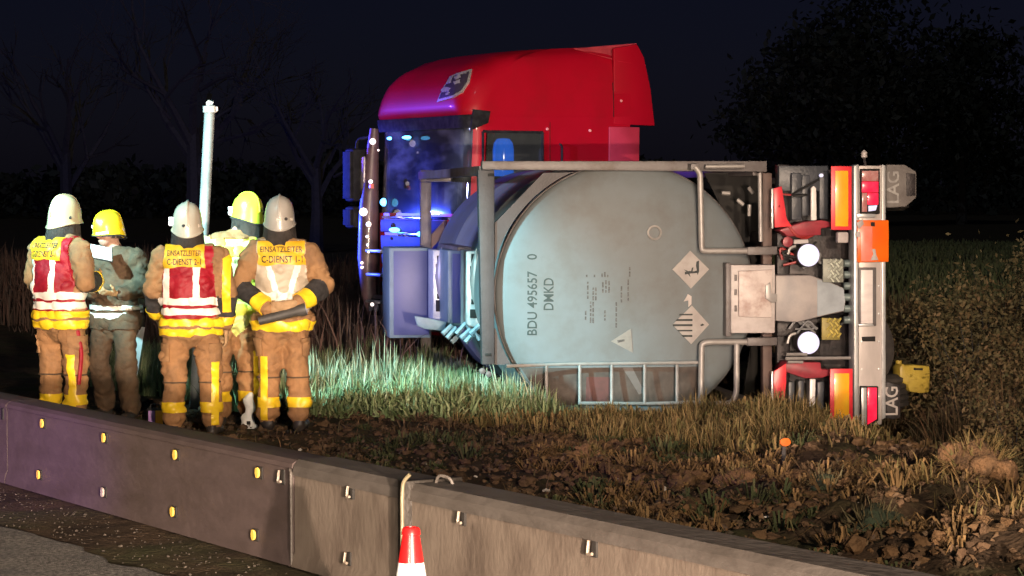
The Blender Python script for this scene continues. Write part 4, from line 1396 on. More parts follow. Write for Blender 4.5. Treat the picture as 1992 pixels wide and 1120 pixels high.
class Body:
    def __init__(s, prims, h=0.0095, k=0.035, fold=0.0125, seed=1):
        lo = np.min([np.minimum(p[1], p[2]) - max(p[3], p[4]) * np.max(p[5]) for p in prims], 0) - 0.05
        hi = np.max([np.maximum(p[1], p[2]) + max(p[3], p[4]) * np.max(p[5]) for p in prims], 0) + 0.05
        n = np.ceil((hi - lo) / h).astype(int) + 1
        F = np.ones(n); best = np.ones(n) * 9; lab = np.zeros(n, np.int16)
        s.names = []
        ax = [lo[i] + h * np.arange(n[i]) for i in range(3)]
        for pr in prims:
            l, a, b, r1, r2, sc = pr[:6]
            kk = pr[6] if len(pr) > 6 else k
            neg = len(pr) > 7
            if l not in s.names: s.names.append(l)
            m = max(r1, r2) * np.max(sc) + 0.09
            i0 = np.maximum(0, np.floor((np.minimum(a, b) - m - lo) / h)).astype(int); i1 = np.minimum(n, np.ceil((np.maximum(a, b) + m - lo) / h).astype(int) + 1)
            sl = tuple(slice(i0[i], i1[i]) for i in range(3))
            g = np.stack(np.meshgrid(*[ax[i][sl[i]] for i in range(3)], indexing='ij'), -1)
            d = cap_sdf(g, a, b, r1, r2, sc)
            if neg:
                F[sl] = -smin(-F[sl], d, kk)
                continue
            bm_ = d < best[sl]
            lab[sl] = np.where(bm_, s.names.index(l), lab[sl]); best[sl] = np.minimum(best[sl], d)
            F[sl] = smin(F[sl], d, kk)
        if fold:
            g = np.meshgrid(*ax, indexing='ij')
            near = np.abs(F) < 0.05
            x, y, z = [c[near] for c in g]
            f = fold * (vnoise(x * 8 + z * 5, y * 8, z * 13 + x * 6, seed) + 0.7 * (1 - 2.2 * np.abs(vnoise(x * 11 + z * 7, y * 9, z * 17 - x * 9, seed + 2))) + 0.35 * vnoise(x * 26, y * 26 + z * 8, z * 30, seed + 1))
            hd = np.isin(lab[near], [s.names.index(n_) for n_ in ('head', 'neck') if n_ in s.names])
            F[near] += np.where(hd, 0, f)
        s.v, s.q = surface_nets(F, lo, h)
        c = s.v[s.q].mean(1)
        ci = np.clip(np.round((c - lo) / h).astype(int), 0, n - 1)
        s.fl = lab[ci[:, 0], ci[:, 1], ci[:, 2]]
        s.bvh = BVHTree.FromPolygons([tuple(x) for x in s.v], [tuple(int(i) for i in x) for x in s.q])

    def make(s, name, mats, assign, parent):
        me = bpy.data.meshes.new(name)
        me.from_pydata([tuple(x) for x in s.v], [], [tuple(int(i) for i in x) for x in s.q])
        for m in mats: me.materials.append(m)
        mi = np.array([assign.get(n_, 0) for n_ in s.names])[s.fl]
        me.polygons.foreach_set('material_index', mi.astype(np.int32))
        me.polygons.foreach_set('use_smooth', np.ones(len(mi), bool))
        me.update()
        o = bpy.data.objects.new(name, me); C.objects.link(o); o.parent = parent
        return o

    def shell(s, name, labels, planes, off, m, parent, thick=None, smooth=1):
        keep = np.isin(s.fl, [s.names.index(l) for l in labels if l in s.names])
        qs = s.q[keep]
        used = np.unique(qs)
        remap = -np.ones(len(s.v), int); remap[used] = np.arange(len(used))
        bm = bmesh.new()
        vs = [bm.verts.new(tuple(x)) for x in s.v[used]]
        for f in remap[qs]:
            try: bm.faces.new([vs[i] for i in f])
            except ValueError: pass
        bm.normal_update()
        for _ in range(smooth):
            bmesh.ops.smooth_vert(bm, verts=[v for v in bm.verts if not v.is_boundary], factor=0.5, use_axis_x=True, use_axis_y=True, use_axis_z=True)
        for co, no in planes:
            bmesh.ops.bisect_plane(bm, geom=list(bm.verts) + list(bm.edges) + list(bm.faces), plane_co=co, plane_no=no, clear_inner=True)
        if not bm.faces:
            bm.free(); return None
        bm.normal_update()
        nrm = {v: v.normal.copy() for v in bm.verts}
        for v in bm.verts: v.co += nrm[v] * off
        be = [e for e in bm.edges if e.is_boundary]
        r_ = bmesh.ops.extrude_edge_only(bm, edges=be)
        for v in r_['geom']:
            if isinstance(v, bmesh.types.BMVert):
                pass
        newv = [v for v in r_['geom'] if isinstance(v, bmesh.types.BMVert)]
        for v in newv:
            src = min((e.other_vert(v) for e in v.link_edges), key=lambda w: (w.co - v.co).length)
            v.co -= nrm.get(src, Vector((0, 0, 0))) * (off + .004)
        me = bpy.data.meshes.new(name)
        bm.to_mesh(me); bm.free()
        return link(name, me, m, parent, 60)


tan_j = mat('turnout_tan', (0.33, 0.18, 0.079), (0.255, 0.138, 0.06), 7, .85, bump=.8, bscale=17, c3=(0.20, 0.11, 0.055), scale3=4)
tan_t = mat('turnout_trousers', (0.37, 0.192, 0.080), (0.29, 0.148, 0.061), 7, .85, bump=.8, bscale=17, c3=(0.18, 0.10, 0.05), scale3=4)
olive = mat('dark_brown_kit', (0.10, 0.058, 0.030), (0.06, 0.038, 0.021), 7, .85, bump=.8, bscale=17)
hiv = mat('hi_vis_yellow', (0.66, 0.74, 0.16), (0.72, 0.74, 0.38), 4, .7, bump=.7, bscale=15)
cream = mat('cream_overvest', (0.50, 0.43, 0.33), (0.42, 0.35, 0.26), 5, .5, bump=.7, bscale=14)
vest_red = mat('vest_red', (0.33, 0.003, 0.016), (0.25, 0.002, 0.012), 5, .6, bump=.7, bscale=14)
sil = mat('silver_band', (0.95, 0.90, 0.82), (0.88, 0.80, 0.70), 9, .35)
yel = mat('yellow_band', (0.95, 0.66, 0.03), (0.88, 0.58, 0.02), 12, .4, lo=.35, hi=.7)
yelp = mat('yellow_panel', (0.74, 0.44, 0.02), (0.66, 0.36, 0.02), 14, .45)
blackc = mat('black_cloth', (0.022, 0.020, 0.020), (0.045, 0.04, 0.04), 14, .9, bump=.3)
skin = mat('skin', (0.46, 0.26, 0.19), (0.40, 0.21, 0.15), 9, .55)
glove_m = mat('work_glove', (0.42, 0.27, 0.14), (0.30, 0.19, 0.10), 14, .8)
boot_m = mat('boot_leather', (0.028, 0.024, 0.022), (0.05, 0.042, 0.036), 9, .5)
hel_w = mat('helmet_cream', (0.42, 0.375, 0.30), (0.35, 0.31, 0.245), 5, .3, coat=.4)
hel_c = mat('helmet_ivory', (0.44, 0.39, 0.25), (0.37, 0.32, 0.20), 5, .3, coat=.4)
hel_g = mat('helmet_grey', (0.35, 0.32, 0.285), (0.29, 0.265, 0.23), 5, .3, coat=.4)
hel_y = mat('helmet_yellow', (0.80, 0.62, 0.02), (0.72, 0.52, 0.02), 5, .3, coat=.4)
hel_l = mat('helmet_lime', (0.66, 0.76, 0.06), (0.58, 0.68, 0.05), 5, .3, coat=.4)
flap_m = mat('neck_flap', (0.055, 0.045, 0.040), (0.085, 0.07, 0.06), 9, .85, bump=.3)
lampw = mat('helmet_lamp', (.9, .9, .9), None, 9, .2, emit=(1, .95, .95), estr=1.6)
hair_m = mat('hair', (0.03, 0.02, 0.014), (0.05, 0.03, 0.02), 60, .7)
eye_m = mat('eye_white', (.7, .68, .65), None, 9, .2)


def hand(parent, wrist, dirv, palm, m, curl=0.5, side=1, name='hand'):
    """palm and five separate fingers; dirv to the fingertips, palm = palm normal"""
    X = Vector(dirv).normalized(); Z = Vector(palm); Z = (Z - X * Z.dot(X)).normalized(); Y = Z.cross(X) * side
    pr = [('palm', (0.0, 0, 0), (.075, 0, 0), .030, .040, (1, 1, .48))]
    pr.append(('palm', (-.045, 0, 0), (0.01, 0, 0), .030, .030, (1, 1, .8)))
    for i, (y, ln) in enumerate(((-.031, .062), (-.011, .078), (.010, .074), (.030, .058))):
        p = np.array((.095, y, 0.0)); a = 0.15
        for j, f in enumerate((.45, .32, .23)):
            a += curl * (.55 + .5 * j)
            q_ = p + ln * f * np.array((math.cos(a), y * .8 * (1 if j == 0 else 0), -(-math.sin(a))))
            pr.append(('f%d' % i, tuple(p), tuple(q_), .0105 - .0008 * j, .0098 - .0008 * j, (1, 1, 1), .008))
            p = q_
    p = np.array((.022, -.036, .006)); a = .0
    for j, (ln, d) in enumerate(((.042, (.62, -.62, .35)), (.032, (.80, -.25, .5)))):
        d = np.array(d) / np.linalg.norm(d)
        q_ = p + d * ln
        pr.append(('thumb', tuple(p), tuple(q_), .0135 - .002 * j, .0115 - .002 * j, (1, 1, 1), .012)); p = q_
    b = Body(pr, .0052, .016, 0)
    M_ = Matrix((X, Y, Z)).transposed()
    v = [Vector(wrist) + M_ @ Vector(x) for x in b.v]
    me = bpy.data.meshes.new(name)
    fs = [tuple(int(i) for i in f) for f in b.q]
    if side < 0: fs = [f[::-1] for f in fs]
    me.from_pydata([tuple(x) for x in v], [], fs)
    return link(name, me, m, parent, 180)


def helmet(parent, hc, yaw, pitch, m, kind='fire', lampside=None, stripe=True, flap=True, dots=(-62,)):
    """hc = centre of the head; helmet built about it, front towards +y"""
    M_ = Matrix.Translation(hc) @ Matrix.Rotation(yaw, 4, 'Z') @ Matrix.Rotation(pitch, 4, 'X')
    low = kind == 'rescue'
    prof = [(1.06, -.018), (1.03, .0), (1.0, .03), (.985, .065), (.93, .105), (.82, .145), (.64, .175), (.42, .193), (.2, .200), (.001, .202)]
    if low: prof = [(r, z * .88 + .012) for r, z in prof]
    n = 40
    bm = bmesh.new(); rings = []
    for r, z in prof:
        rg = []
        for k in range(n):
            a = 2 * math.pi * k / n
            x, y = .118 * r * math.cos(a), .142 * r * math.sin(a)
            zz = z
            if z < .01:
                zz += .020 * math.sin(a) - .03 * max(0, -math.sin(a)) ** 2
                f = 1 + .05 * max(0, math.sin(a)) ** 4
                x *= f; y *= f
            rdg = math.exp(-(x / .020) ** 2) * max(0, min(1, (z - .02) / .08))
            zz += .013 * rdg; y *= 1 + .05 * rdg
            rg.append(bm.verts.new((x, y, zz)))
        rings.append(rg)
    for a, b in zip(rings, rings[1:]):
        for k in range(n): bm.faces.new((a[k], a[(k + 1) % n], b[(k + 1) % n], b[k]))
    bmesh.ops.remove_doubles(bm, verts=bm.verts, dist=1e-4)
    bmesh.ops.recalc_face_normals(bm, faces=bm.faces)
    bmesh.ops.solidify(bm, geom=list(bm.faces), thickness=.006)
    bm.transform(M_)
    h = obj('helmet', bm, m, parent, 60)
    bm = bmesh.new()
    tube(bm, [(.126 * math.cos(a), .152 * math.sin(a), -.016 + .02 * math.sin(a) - .03 * max(0, -math.sin(a)) ** 2) for a in np.linspace(0, 2 * math.pi, 41)], .006, 6, cap=False)
    bm.transform(M_)
    obj('helmet_rim', bm, blackc if kind == 'rescue' else m, h, 60)
    bm = bmesh.new()
    back = [(0, -.150 * r, z + .012 * min(1, max(0, (z - .02) / .08))) for r, z in prof[2:-1]]
    tube(bm, back + [(x, -y, z) for x, y, z in back[::-1]], .0075, 6)
    bm.transform(M_)
    obj('helmet_crest', bm, m, h, 60)
    if dots:
        for a in [R(d_) for d_ in dots]:
            bm = bmesh.new()
            p = Vector((.121 * math.cos(a), .146 * math.sin(a), .028))
            lathe(bm, [(.001, .008), (.011, .007), (.013, -.004)], 14, Matrix.Translation(p) @ p.normalized().to_track_quat('Z', 'Y').to_matrix().to_4x4())
            bm.transform(M_)
            obj('helmet_screw', bm, blackc, h)
    if stripe:
        for a0, a1 in (((-100, -80), (-45, -28)) if kind == 'fire' else ((-150, -95), (-80, -30), (20, 70), (95, 150))):
            bm = bmesh.new(); r0, r1 = [], []
            for a in np.linspace(R(a0), R(a1), 8):
                r0.append(bm.verts.new((.1225 * math.cos(a), .1465 * math.sin(a), .012))); r1.append(bm.verts.new((.1195 * math.cos(a), .1430 * math.sin(a), .034)))
            for i in range(7): bm.faces.new((r0[i], r0[i + 1], r1[i + 1], r1[i]))
            bmesh.ops.solidify(bm, geom=list(bm.faces), thickness=.003)
            bm.transform(M_)
            obj('reflective_strip', bm, sil, h)
    if lampside is not None:
        for k, (da, dz, r) in enumerate(((0, .035, .022), (.12, .07, .014))):
            a = R(lampside) + da
            bm = bmesh.new()
            p = Vector((.135 * math.cos(a), .158 * math.sin(a), dz))
            T = Matrix.Translation(p) @ Vector((math.cos(a), math.sin(a), 0)).to_track_quat('Z', 'Y').to_matrix().to_4x4()
            lathe(bm, [(r, -.025), (r * 1.05, .006), (r * .95, .012), (.001, .013)], 14, T)
            bm.transform(M_)
            obj('helmet_lamp', bm, lampw, h)
    if flap:
        bm = bmesh.new(); rows = []
        for i in range(6):
            t = i / 5; row = []
            for k in range(25):
                a = R(-90) + R(118) * (k / 24 * 2 - 1)
                rr = 1 + .10 * t + .035 * math.sin(k * 1.9) * t
                row.append(bm.verts.new((.121 * rr * math.cos(a), .146 * rr * math.sin(a), .0 - .03 * max(0, -math.sin(a)) ** 2 + .02 * math.sin(a) - .135 * t - .012 * math.sin(k * .9) * t)))
            rows.append(row)
        for a, b in zip(rows, rows[1:]):
            for k in range(24): bm.faces.new((a[k], a[k + 1], b[k + 1], b[k]))
        bmesh.ops.solidify(bm, geom=list(bm.faces), thickness=.006)
        bm.transform(M_)
        obj('neck_flap', bm, flap_m, parent, 60)
    return h


V = Vector
UPN = V((0, 0, 1)); DNN = V((0, 0, -1))


def zband(b, name, labels, z0, z1, off, m, parent, extra=()):
    return b.shell(name, labels, [(V((0, 0, z0)), UPN), (V((0, 0, z1)), DNN)] + list(extra), off, m, parent)


def lband(b, name, labels, p, q_, t0, t1, off, m, parent, extra=()):
    p, q_ = V(p), V(q_)
    d = (q_ - p).normalized(); ln = (q_ - p).length
    return b.shell(name, labels, [(p + d * ln * t0, d), (p + d * ln * t1, -d)] + list(extra), off, m, parent)


def person(px, Y, rz, label, hip, feet, knees, arms, lean=0.0, head_off=(0, .03, 0), head_yaw=0.0, bulk=1.0, jacket=None, trousers=None, seed=1, sc=1.0, hem=.80):
    g = at(px, 800, Y)
    z = gz1(g.x, Y)
    root = empty('person', (g.x, Y, z), rz, label, 'person', None)
    root.scale = (sc, sc, sc)
    hz = hip
    one = (1, 1, 1)
    fl, fr = [np.array(f, float) for f in feet]          # left, right ankle x,y
    HL, HR = np.array((-.105, 0, hz)), np.array((.105, 0, hz))
    KL, KR = [np.array(k_, float) for k_ in knees]
    AL, AR = np.array((fl[0], fl[1], .10)), np.array((fr[0], fr[1], .10))
    ly = lean
    pr = []
    for (sd, h_, k_, a_, tdir) in (('l', HL, KL, AL, feet[0]), ('r', HR, KR, AR, feet[1])):
        pr += [('thigh_' + sd, tuple(h_), tuple(k_), .118 * bulk, .094 * bulk, one, .05),
               ('shin_' + sd, tuple(k_), tuple(a_ + np.array((0, 0, .09))), .094 * bulk, .086 * bulk, one, .03),
               ('shin_' + sd, tuple(a_ + np.array((0, 0, .10))), tuple(a_ + np.array((0, 0, .05))), .088 * bulk, .094 * bulk, one, .01)]
        t = a_ + np.array((.04 if sd == 'r' else -.04, .17, -.055))
        pr += [('boot', tuple(a_ + np.array((0, -.03, -.045))), tuple(t), .054, .045, one, .02), ('boot', tuple(a_), tuple(a_ + np.array((0, -.02, -.05))), .056, .05, one, .02)]
    sh = np.array((0, ly, 1.43))
    pr += [('hips', (0, 0, hz + .0), (0, .0, hz + .06), .185 * bulk, .19 * bulk, (1, .72, .6), .06),
           ('torso', (0, .0, hem + .10), (0, ly * .5, 1.12), .205 * bulk, .208 * bulk, (1, .70, 1), .03),
           ('torso', (0, ly * .5, 1.12), (0, ly * .95, 1.34), .208 * bulk, .205 * bulk, (1, .68, .8), .05),
           ('torso', (-.135, ly, 1.435), (.135, ly, 1.435), .085 * bulk, .085 * bulk, (1, 1.15, 1), .06),
           ('neck', (0, ly, 1.48), (head_off[0] * .6, ly + head_off[1] * .6, 1.60), .068, .060, one, .03)]
    hc = V((head_off[0], ly + head_off[1], 1.655 + head_off[2]))
    cy, sy = math.cos(head_yaw), math.sin(head_yaw)

    def hp(x, y, z_):
        return (hc.x + x * cy - y * sy, hc.y + x * sy + y * cy, hc.z + z_)
    pr += [('head', hp(0, -.012, .02), hp(0, .012, .02), .088, .088, (.88, 1.06, 1.15), .02), ('head', hp(0, .03, -.055), hp(0, .05, -.075), .052, .040, (1, 1, .8), .04),
           ('head', hp(0, .092, .0), hp(0, .112, -.028), .010, .015, one, .015), ('head', hp(-.018, .088, -.062), hp(.018, .088, -.062), .011, .011, (1, 1, .8), .012),
           ('head', hp(-.034, .085, .025), hp(.034, .085, .025), .016, .016, one, .02)]
    for sd in (-1, 1):
        pr += [('head', hp(sd * .080, -.008, .015), hp(sd * .086, -.012, -.025), .014, .011, (.7, 1, 1.3), .012)]
        pr += [('head', hp(sd * .032, .105, .004), hp(sd * .032, .105, .004), .013, .013, one, .012, 'neg')]
    for sd, (e_, w_) in zip(('l', 'r'), arms):
        s_ = -1 if sd == 'l' else 1
        S_ = (s_ * .225 * bulk, ly, 1.425)
        pr += [('upper_' + sd, S_, e_, .088 * bulk, .078 * bulk, one, .05), ('fore_' + sd, e_, w_, .077 * bulk, .064 * bulk, one, .025)]
    b = Body(pr, seed=seed)
    j = jacket or tan_j; t_ = trousers or tan_t
    asg = {'head': 2, 'neck': 2, 'boot': 3, 'hips': 1}
    for n_ in b.names:
        if n_.startswith(('thigh', 'shin')): asg[n_] = 1
        asg.setdefault(n_, 0)
    b.make('body', [j, t_, skin, boot_m], asg, root)
    bm = bmesh.new()
    for sd in (-1, 1):
        lathe(bm, [(.001, -.0115), (.008, -.008), (.0115, 0), (.008, .008), (.001, .0115)], 10, Matrix.Translation(hp(sd * .032, .090, .004)))
    obj('eyes', bm, eye_m, root)
    bm = bmesh.new()
    lathe(bm, [(.091, -.06), (.095, -.02), (.094, .03), (.07, .08), (.001, .11)], 20, Matrix.Translation(hp(0, -.022, .02)) @ Matrix.Rotation(head_yaw, 4, 'Z') @ Matrix.Scale(.92, 4, (1, 0, 0)))
    obj('hair', bm, hair_m, root)
    # jacket hem as a real overhanging edge
    zband(b, 'jacket_hem', ('torso', 'hips', 'thigh_l', 'thigh_r'), hem, hem + .135, .022, j, root)
    return root, b, hc, pr


BACKP = (V((0, .0, 0)), V((0, -1, 0)))


def xcut(x0, x1):
    return [(V((x0, 0, 0)), V((1, 0, 0))), (V((x1, 0, 0)), V((-1, 0, 0)))]


def backtext(b, parent, s, x0, x1, z, h, panel=None):
    me = text_mesh(s, 1.0)
    co = np.array([v.co[:] for v in me.vertices])
    mx, mn = co.max(0), co.min(0)
    bv = b.bvh if panel is None else BVHTree.FromPolygons([v.co[:] for v in panel.data.vertices], [tuple(p.vertices) for p in panel.data.polygons])
    for v in me.vertices:
        x = x0 + (v.co.x - mn[0]) / (mx[0] - mn[0]) * (x1 - x0)
        zz = z + ((v.co.y - mn[1]) / (mx[1] - mn[1]) - .5) * h
        hit, n_, _, _ = bv.ray_cast(V((x, -1.2, zz)), V((0, 1, 0)))
        v.co = (x, (hit.y if hit else -.17) - .0045, zz)
    return link('lettering', me, black_p, parent)


def pockets(b, root):
    for sd, s_ in (('l', -1), ('r', 1)):
        b.shell('pocket', ('thigh_' + sd,), [(V((0, 0, .60)), UPN), (V((0, 0, .745)), DNN), (V((s_ * .155, 0, 0)), V((s_, 0, 0)))], .016, tan_j, root)
        b.shell('back_pocket', ('thigh_' + sd, 'hips'), [(V((0, 0, .70)), UPN), (V((0, 0, .79)), DNN), BACKP] + (xcut(.05, .145) if s_ > 0 else xcut(-.145, -.05)), .010, tan_t, root)
        b.shell('knee_seam', ('thigh_' + sd, 'shin_' + sd), [(V((0, 0, .425)), UPN), (V((0, 0, .437)), DNN)], .007, olive, root)
    b.shell('collar', ('neck', 'torso'), [(V((0, 0, 1.50)), UPN), (V((0, 0, 1.565)), DNN)], .016, tan_j, root)


def trouser_bands(b, root, feet, knees, m=None, side='r'):
    m = m or yel
    for sd, (f, k_) in zip(('l', 'r'), zip(feet, knees)):
        zband(b, 'ankle_band', ('shin_' + sd,), .195, .275, .006, m, root)
    f, k_ = (feet[1], knees[1]) if side == 'r' else (feet[0], knees[0])
    pockets(b, root)
    x = (f[0] + k_[0]) / 2 + (.035 if side == 'r' else -.035)
    b.shell('leg_stripe', ('shin_' + side, 'thigh_' + side), [(V((0, 0, .10)), UPN), (V((0, 0, .60)), DNN), BACKP if abs(f[1]) < .05 else (V((0, f[1], 0)), V((0, -1, 0)))] + xcut(x - .026, x + .026), .009, m, root)


def jacket_bands(b, root, hem=.80, m=None):
    for z0 in (hem + .012, hem + .085):
        zband(b, 'jacket_band', ('torso', 'hips', 'thigh_l', 'thigh_r'), z0, z0 + .055, .029, m or yel, root)


def vest(b, root, z0, m, panel=True, l1='EINSATZLEITER', l2='C-DIENST 2-1', vx=(-.165, .06)):
    tl = ('torso',)
    b.shell('vest', tl, [(V((0, 0, z0)), UPN), (V((0, 0, 1.53)), DNN)] + xcut(-.2, .2), .016, m, root, smooth=2)
    for za in (z0 + .025, z0 + .105):
        zband(b, 'silver_band', tl, za, za + .055, .021, sil, root, xcut(-.24, .24))
    for x in vx:
        b.shell('silver_stripe', tl, [(V((0, 0, z0 + .16)), UPN), (V((0, 0, 1.36)), DNN), BACKP] + xcut(x - .024, x + .024), .021, sil, root)
    if panel:
        pn = b.shell('name_panel', tl, [(V((0, 0, 1.345)), UPN), (V((0, 0, 1.505)), DNN), BACKP] + xcut(-.19, .125), .023, yelp, root, smooth=3)
        backtext(b, root, l1, -.165, .10, 1.458, .042, pn)
        backtext(b, root, l2, -.165, .10, 1.390, .048, pn)


def sleeve(b, root, sd, e_, w_, dark=True, m=None):
    if dark:
        lband(b, 'forearm_guard', ('fore_' + sd,), e_, w_, -.02, .72, .006, blackc, root)
    lband(b, 'cuff_band', ('fore_' + sd,), e_, w_, .74, .98, .010, m or yel, root)

# --- firefighter in red vest, middle of the group, back to the camera
feet = [(-.13, .0), (.17, .02)]; knees = [(-.13, .03, .52), (.15, .05, .52)]
arms = [((-.30, .06, 1.16), (-.28, .22, .96)), ((.29, -.01, 1.14), (.275, .06, .90))]
p3, b3, hc3, _ = person(371, 18.7, R(2), 'firefighter in red vest and cream helmet standing before the pale pole, back turned', .90, feet, knees, arms, head_off=(-.02, .03, .0), seed=31, sc=1.0)
jacket_bands(b3, p3); trouser_bands(b3, p3, feet, knees)
vest(b3, p3, .945, vest_red)
for sd, (e_, w_) in zip('lr', arms): sleeve(b3, p3, sd, e_, w_)
b3.shell('sleeve_stripe', ('upper_r', 'fore_r'), [(V((.245, 0, 1.40)), V((.55, 0, -.83))), (V((0, 0, .99)), UPN), (V((0, .03, 0)), V((0, -1, 0)))] + xcut(.262, .322), .010, yel, p3)
hand(p3, V(arms[1][1]) + V((0, .01, -.06)), (0, .25, -1), (-1, 0, 0), glove_m, .5)
hand(p3, V(arms[0][1]) + V((0, .05, -.04)), (.1, .7, -.7), (1, 0, 0), glove_m, .5, -1)
helmet(p3, hc3, R(4), R(4), hel_w, lampside=170, dots=(-103,))

# --- firefighter in red vest on the left, turned towards the dark-clothed man
feet = [(-.12, .0), (.12, .04)]; knees = [(-.12, .03, .52), (.12, .05, .52)]
arms = [((-.30, .02, 1.18), (-.12, .26, 1.16)), ((.31, -.03, 1.17), (.16, .25, 1.17))]
p1, b1, hc1, _ = person(118, 18.75, R(-33), 'firefighter in red vest and ivory helmet at the left edge, reading with his colleague', .90, feet, knees, arms, head_off=(0, .06, -.01), seed=11, sc=1.0)
jacket_bands(b1, p1); trouser_bands(b1, p1, feet, knees)
vest(b1, p1, .93, vest_red)
for sd, (e_, w_) in zip('lr', arms): sleeve(b1, p1, sd, e_, w_)
hand(p1, V(arms[1][1]) + V((-.04, .05, .0)), (-.6, .8, .1), (-.6, -.4, .6), glove_m, .55)
hand(p1, V(arms[0][1]) + V((.04, .05, .0)), (.6, .8, .1), (.6, -.4, .6), glove_m, .55, -1)
helmet(p1, hc1, R(-8), R(-4), hel_c, lampside=None, dots=(-15,), stripe=False)
bm = bmesh.new(); tube(bm, fillet([(.20, -.02, .82), (.235, .0, .60), (.225, -.03, .36)], .08, 4), .017, 7); obj('red_strap', bm, vest_red, p1)

# --- man with yellow helmet in dark clothing, facing the pair with a sheet of paper
feet = [(-.20, .10), (.16, -.08)]; knees = [(-.17, .12, .50), (.14, .06, .50)]
arms = [((-.31, .02, 1.15), (-.22, .27, 1.12)), ((.30, .02, 1.15), (.06, .27, 1.13))]
p2, b2, hc2, _ = person(226, 20.2, R(158), 'person in dark brown kit and yellow helmet with lamp, facing the left firefighter', .90, feet, knees, arms, lean=.03, head_off=(.01, .05, -.03), head_yaw=R(-25), jacket=olive, trousers=olive, seed=21, sc=.985)
for z0 in (.90, .965): zband(b2, 'silver_band', ('torso', 'hips'), z0, z0 + .038, .026, sil, p2)
hand(p2, V(arms[1][1]) + V((-.03, .06, 0)), (-.4, .9, .1), (-.3, -.2, .8), glove_m, .5)
hand(p2, V(arms[0][1]) + V((.03, .06, 0)), (.4, .9, .1), (.3, -.2, .8), glove_m, .5, -1)
helmet(p2, hc2, R(-25), R(-8), hel_y, kind='rescue', lampside=20, flap=False)
M2 = Matrix.Translation(p2.location) @ Matrix.Rotation(R(158), 4, 'Z')
pw = at(197, 491, 19.85)
pap = empty('sheet_of_paper', (pw.x, pw.y, pw.z), R(10), 'bright white sheet of paper held between the two people at the left', 'paper')
PM = Matrix.Rotation(R(42), 4, 'X') @ Matrix.Rotation(R(16), 4, 'Y')
bm = bmesh.new(); box(bm, -.09, .09, -.075, .075, -.003, .003, 0, PM); obj('paper_sheet', bm, mat('paper_white', (.93, .93, .93), (.88, .88, .88), 20, .6), pap)
bm = bmesh.new(); box(bm, -.10, .10, -.085, .085, -.012, -.0035, .002, PM); obj('clipboard', bm, blackc, pap)
hl = M2 @ V((.10, .20, 1.72))
lamp('SPOT', 'helmet_lamp_beam', hl, pw, 60, (1, .97, .95), .02, 26, .5)

# --- firefighter in hi-vis yellow jacket and lime helmet, behind
feet = [(-.13, .0), (.13, .0)]; knees = [(-.13, .03, .52), (.13, .04, .52)]
arms = [((-.32, -.02, 1.15), (-.24, .20, 1.03)), ((.31, .0, 1.15), (.2, .22, 1.0))]
p4, b4, hc4, _ = person(457, 19.6, R(16), 'firefighter in pale hi-vis jacket and lime yellow helmet, half hidden behind two others', .90, feet, knees, arms, head_off=(.12, .05, .02), jacket=hiv, seed=41, sc=1.03, hem=.86, bulk=1.17)
hvy = mat('hi_vis_band', (.80, .85, .10), (.72, .78, .08), 9, .5)
zband(b4, 'waist_band', ('torso', 'hips'), .90, .97, .028, hvy, p4)
for x in (-.13, .13): b4.shell('shoulder_band', ('torso',), [(V((0, 0, .98)), UPN), BACKP] + xcut(x - .03, x + .03), .014, hvy, p4)
zband(b4, 'yoke_band', ('torso',), 1.36, 1.44, .014, hvy, p4, [BACKP])
sleeve(b4, p4, 'l', *arms[0]); sleeve(b4, p4, 'r', *arms[1])
trouser_bands(b4, p4, feet, knees)
hand(p4, V(arms[0][1]) + V((0, .06, -.01)), (.3, .9, -.2), (0, 0, -1), glove_m, .5, -1)
hand(p4, V(arms[1][1]) + V((0, .06, -.01)), (-.3, .9, -.2), (0, 0, -1), glove_m, .5)
helmet(p4, hc4, R(30), R(0), hel_l, kind='rescue', lampside=120, stripe=False)

# --- firefighter on the right with the cream over-vest, hands behind his back
feet = [(-.11, .0), (.13, .0)]; knees = [(-.10, .03, .52), (.11, .03, .52)]
arms = [((-.325, -.06, 1.15), (-.10, -.255, .99)), ((.335, -.06, 1.16), (.14, -.25, 1.03))]
p5, b5, hc5, _ = person(550, 19.0, R(3), 'firefighter in cream vest lettered C-DIENST, hands clasped behind the back', .90, feet, knees, arms, head_off=(-.02, .03, .01), seed=51, sc=1.015)
vest(b5, p5, .95, cream, False, vx=())
for z0 in (.80,): zband(b5, 'jacket_band', ('torso', 'hips', 'thigh_l', 'thigh_r'), z0 + .012, z0 + .085, .029, yel, p5)
trouser_bands(b5, p5, feet, knees, side='l')
pn5 = b5.shell('name_panel', ('torso',), [(V((0, 0, 1.325)), UPN), (V((0, 0, 1.495)), DNN), BACKP] + xcut(-.185, .185), .023, yelp, p5, smooth=3)
backtext(b5, p5, 'EINSATZLEITER', -.165, .165, 1.448, .045, pn5)
backtext(b5, p5, 'C-DIENST 1-1', -.155, .165, 1.370, .055, pn5)
for x0, x1, zt in ((-.10, -.02, 1.32), (.12, .05, 1.32)):
    d = V((x1 - x0, 0, 1.04 - zt)).normalized(); nn = V((d.z, 0, -d.x))
    b5.shell('silver_stripe', ('torso',), [(V((x0, 0, zt)) - nn * .022, nn), (V((x0, 0, zt)) + nn * .022, -nn), (V((0, 0, 1.02)), UPN), (V((0, 0, zt)), DNN), BACKP], .021, sil, p5)
for sd, (e_, w_) in zip('lr', arms):
    lband(b5, 'forearm_guard', ('fore_' + sd,), e_, w_, .12, .60, .006, blackc, p5)
    lband(b5, 'cuff_band', ('fore_' + sd,), e_, w_, .62, .95, .010, yel, p5)
hand(p5, V(arms[0][1]) + V((.07, -.03, -.005)), (1, -.1, .05), (0, 1, .2), glove_m, .45, -1)
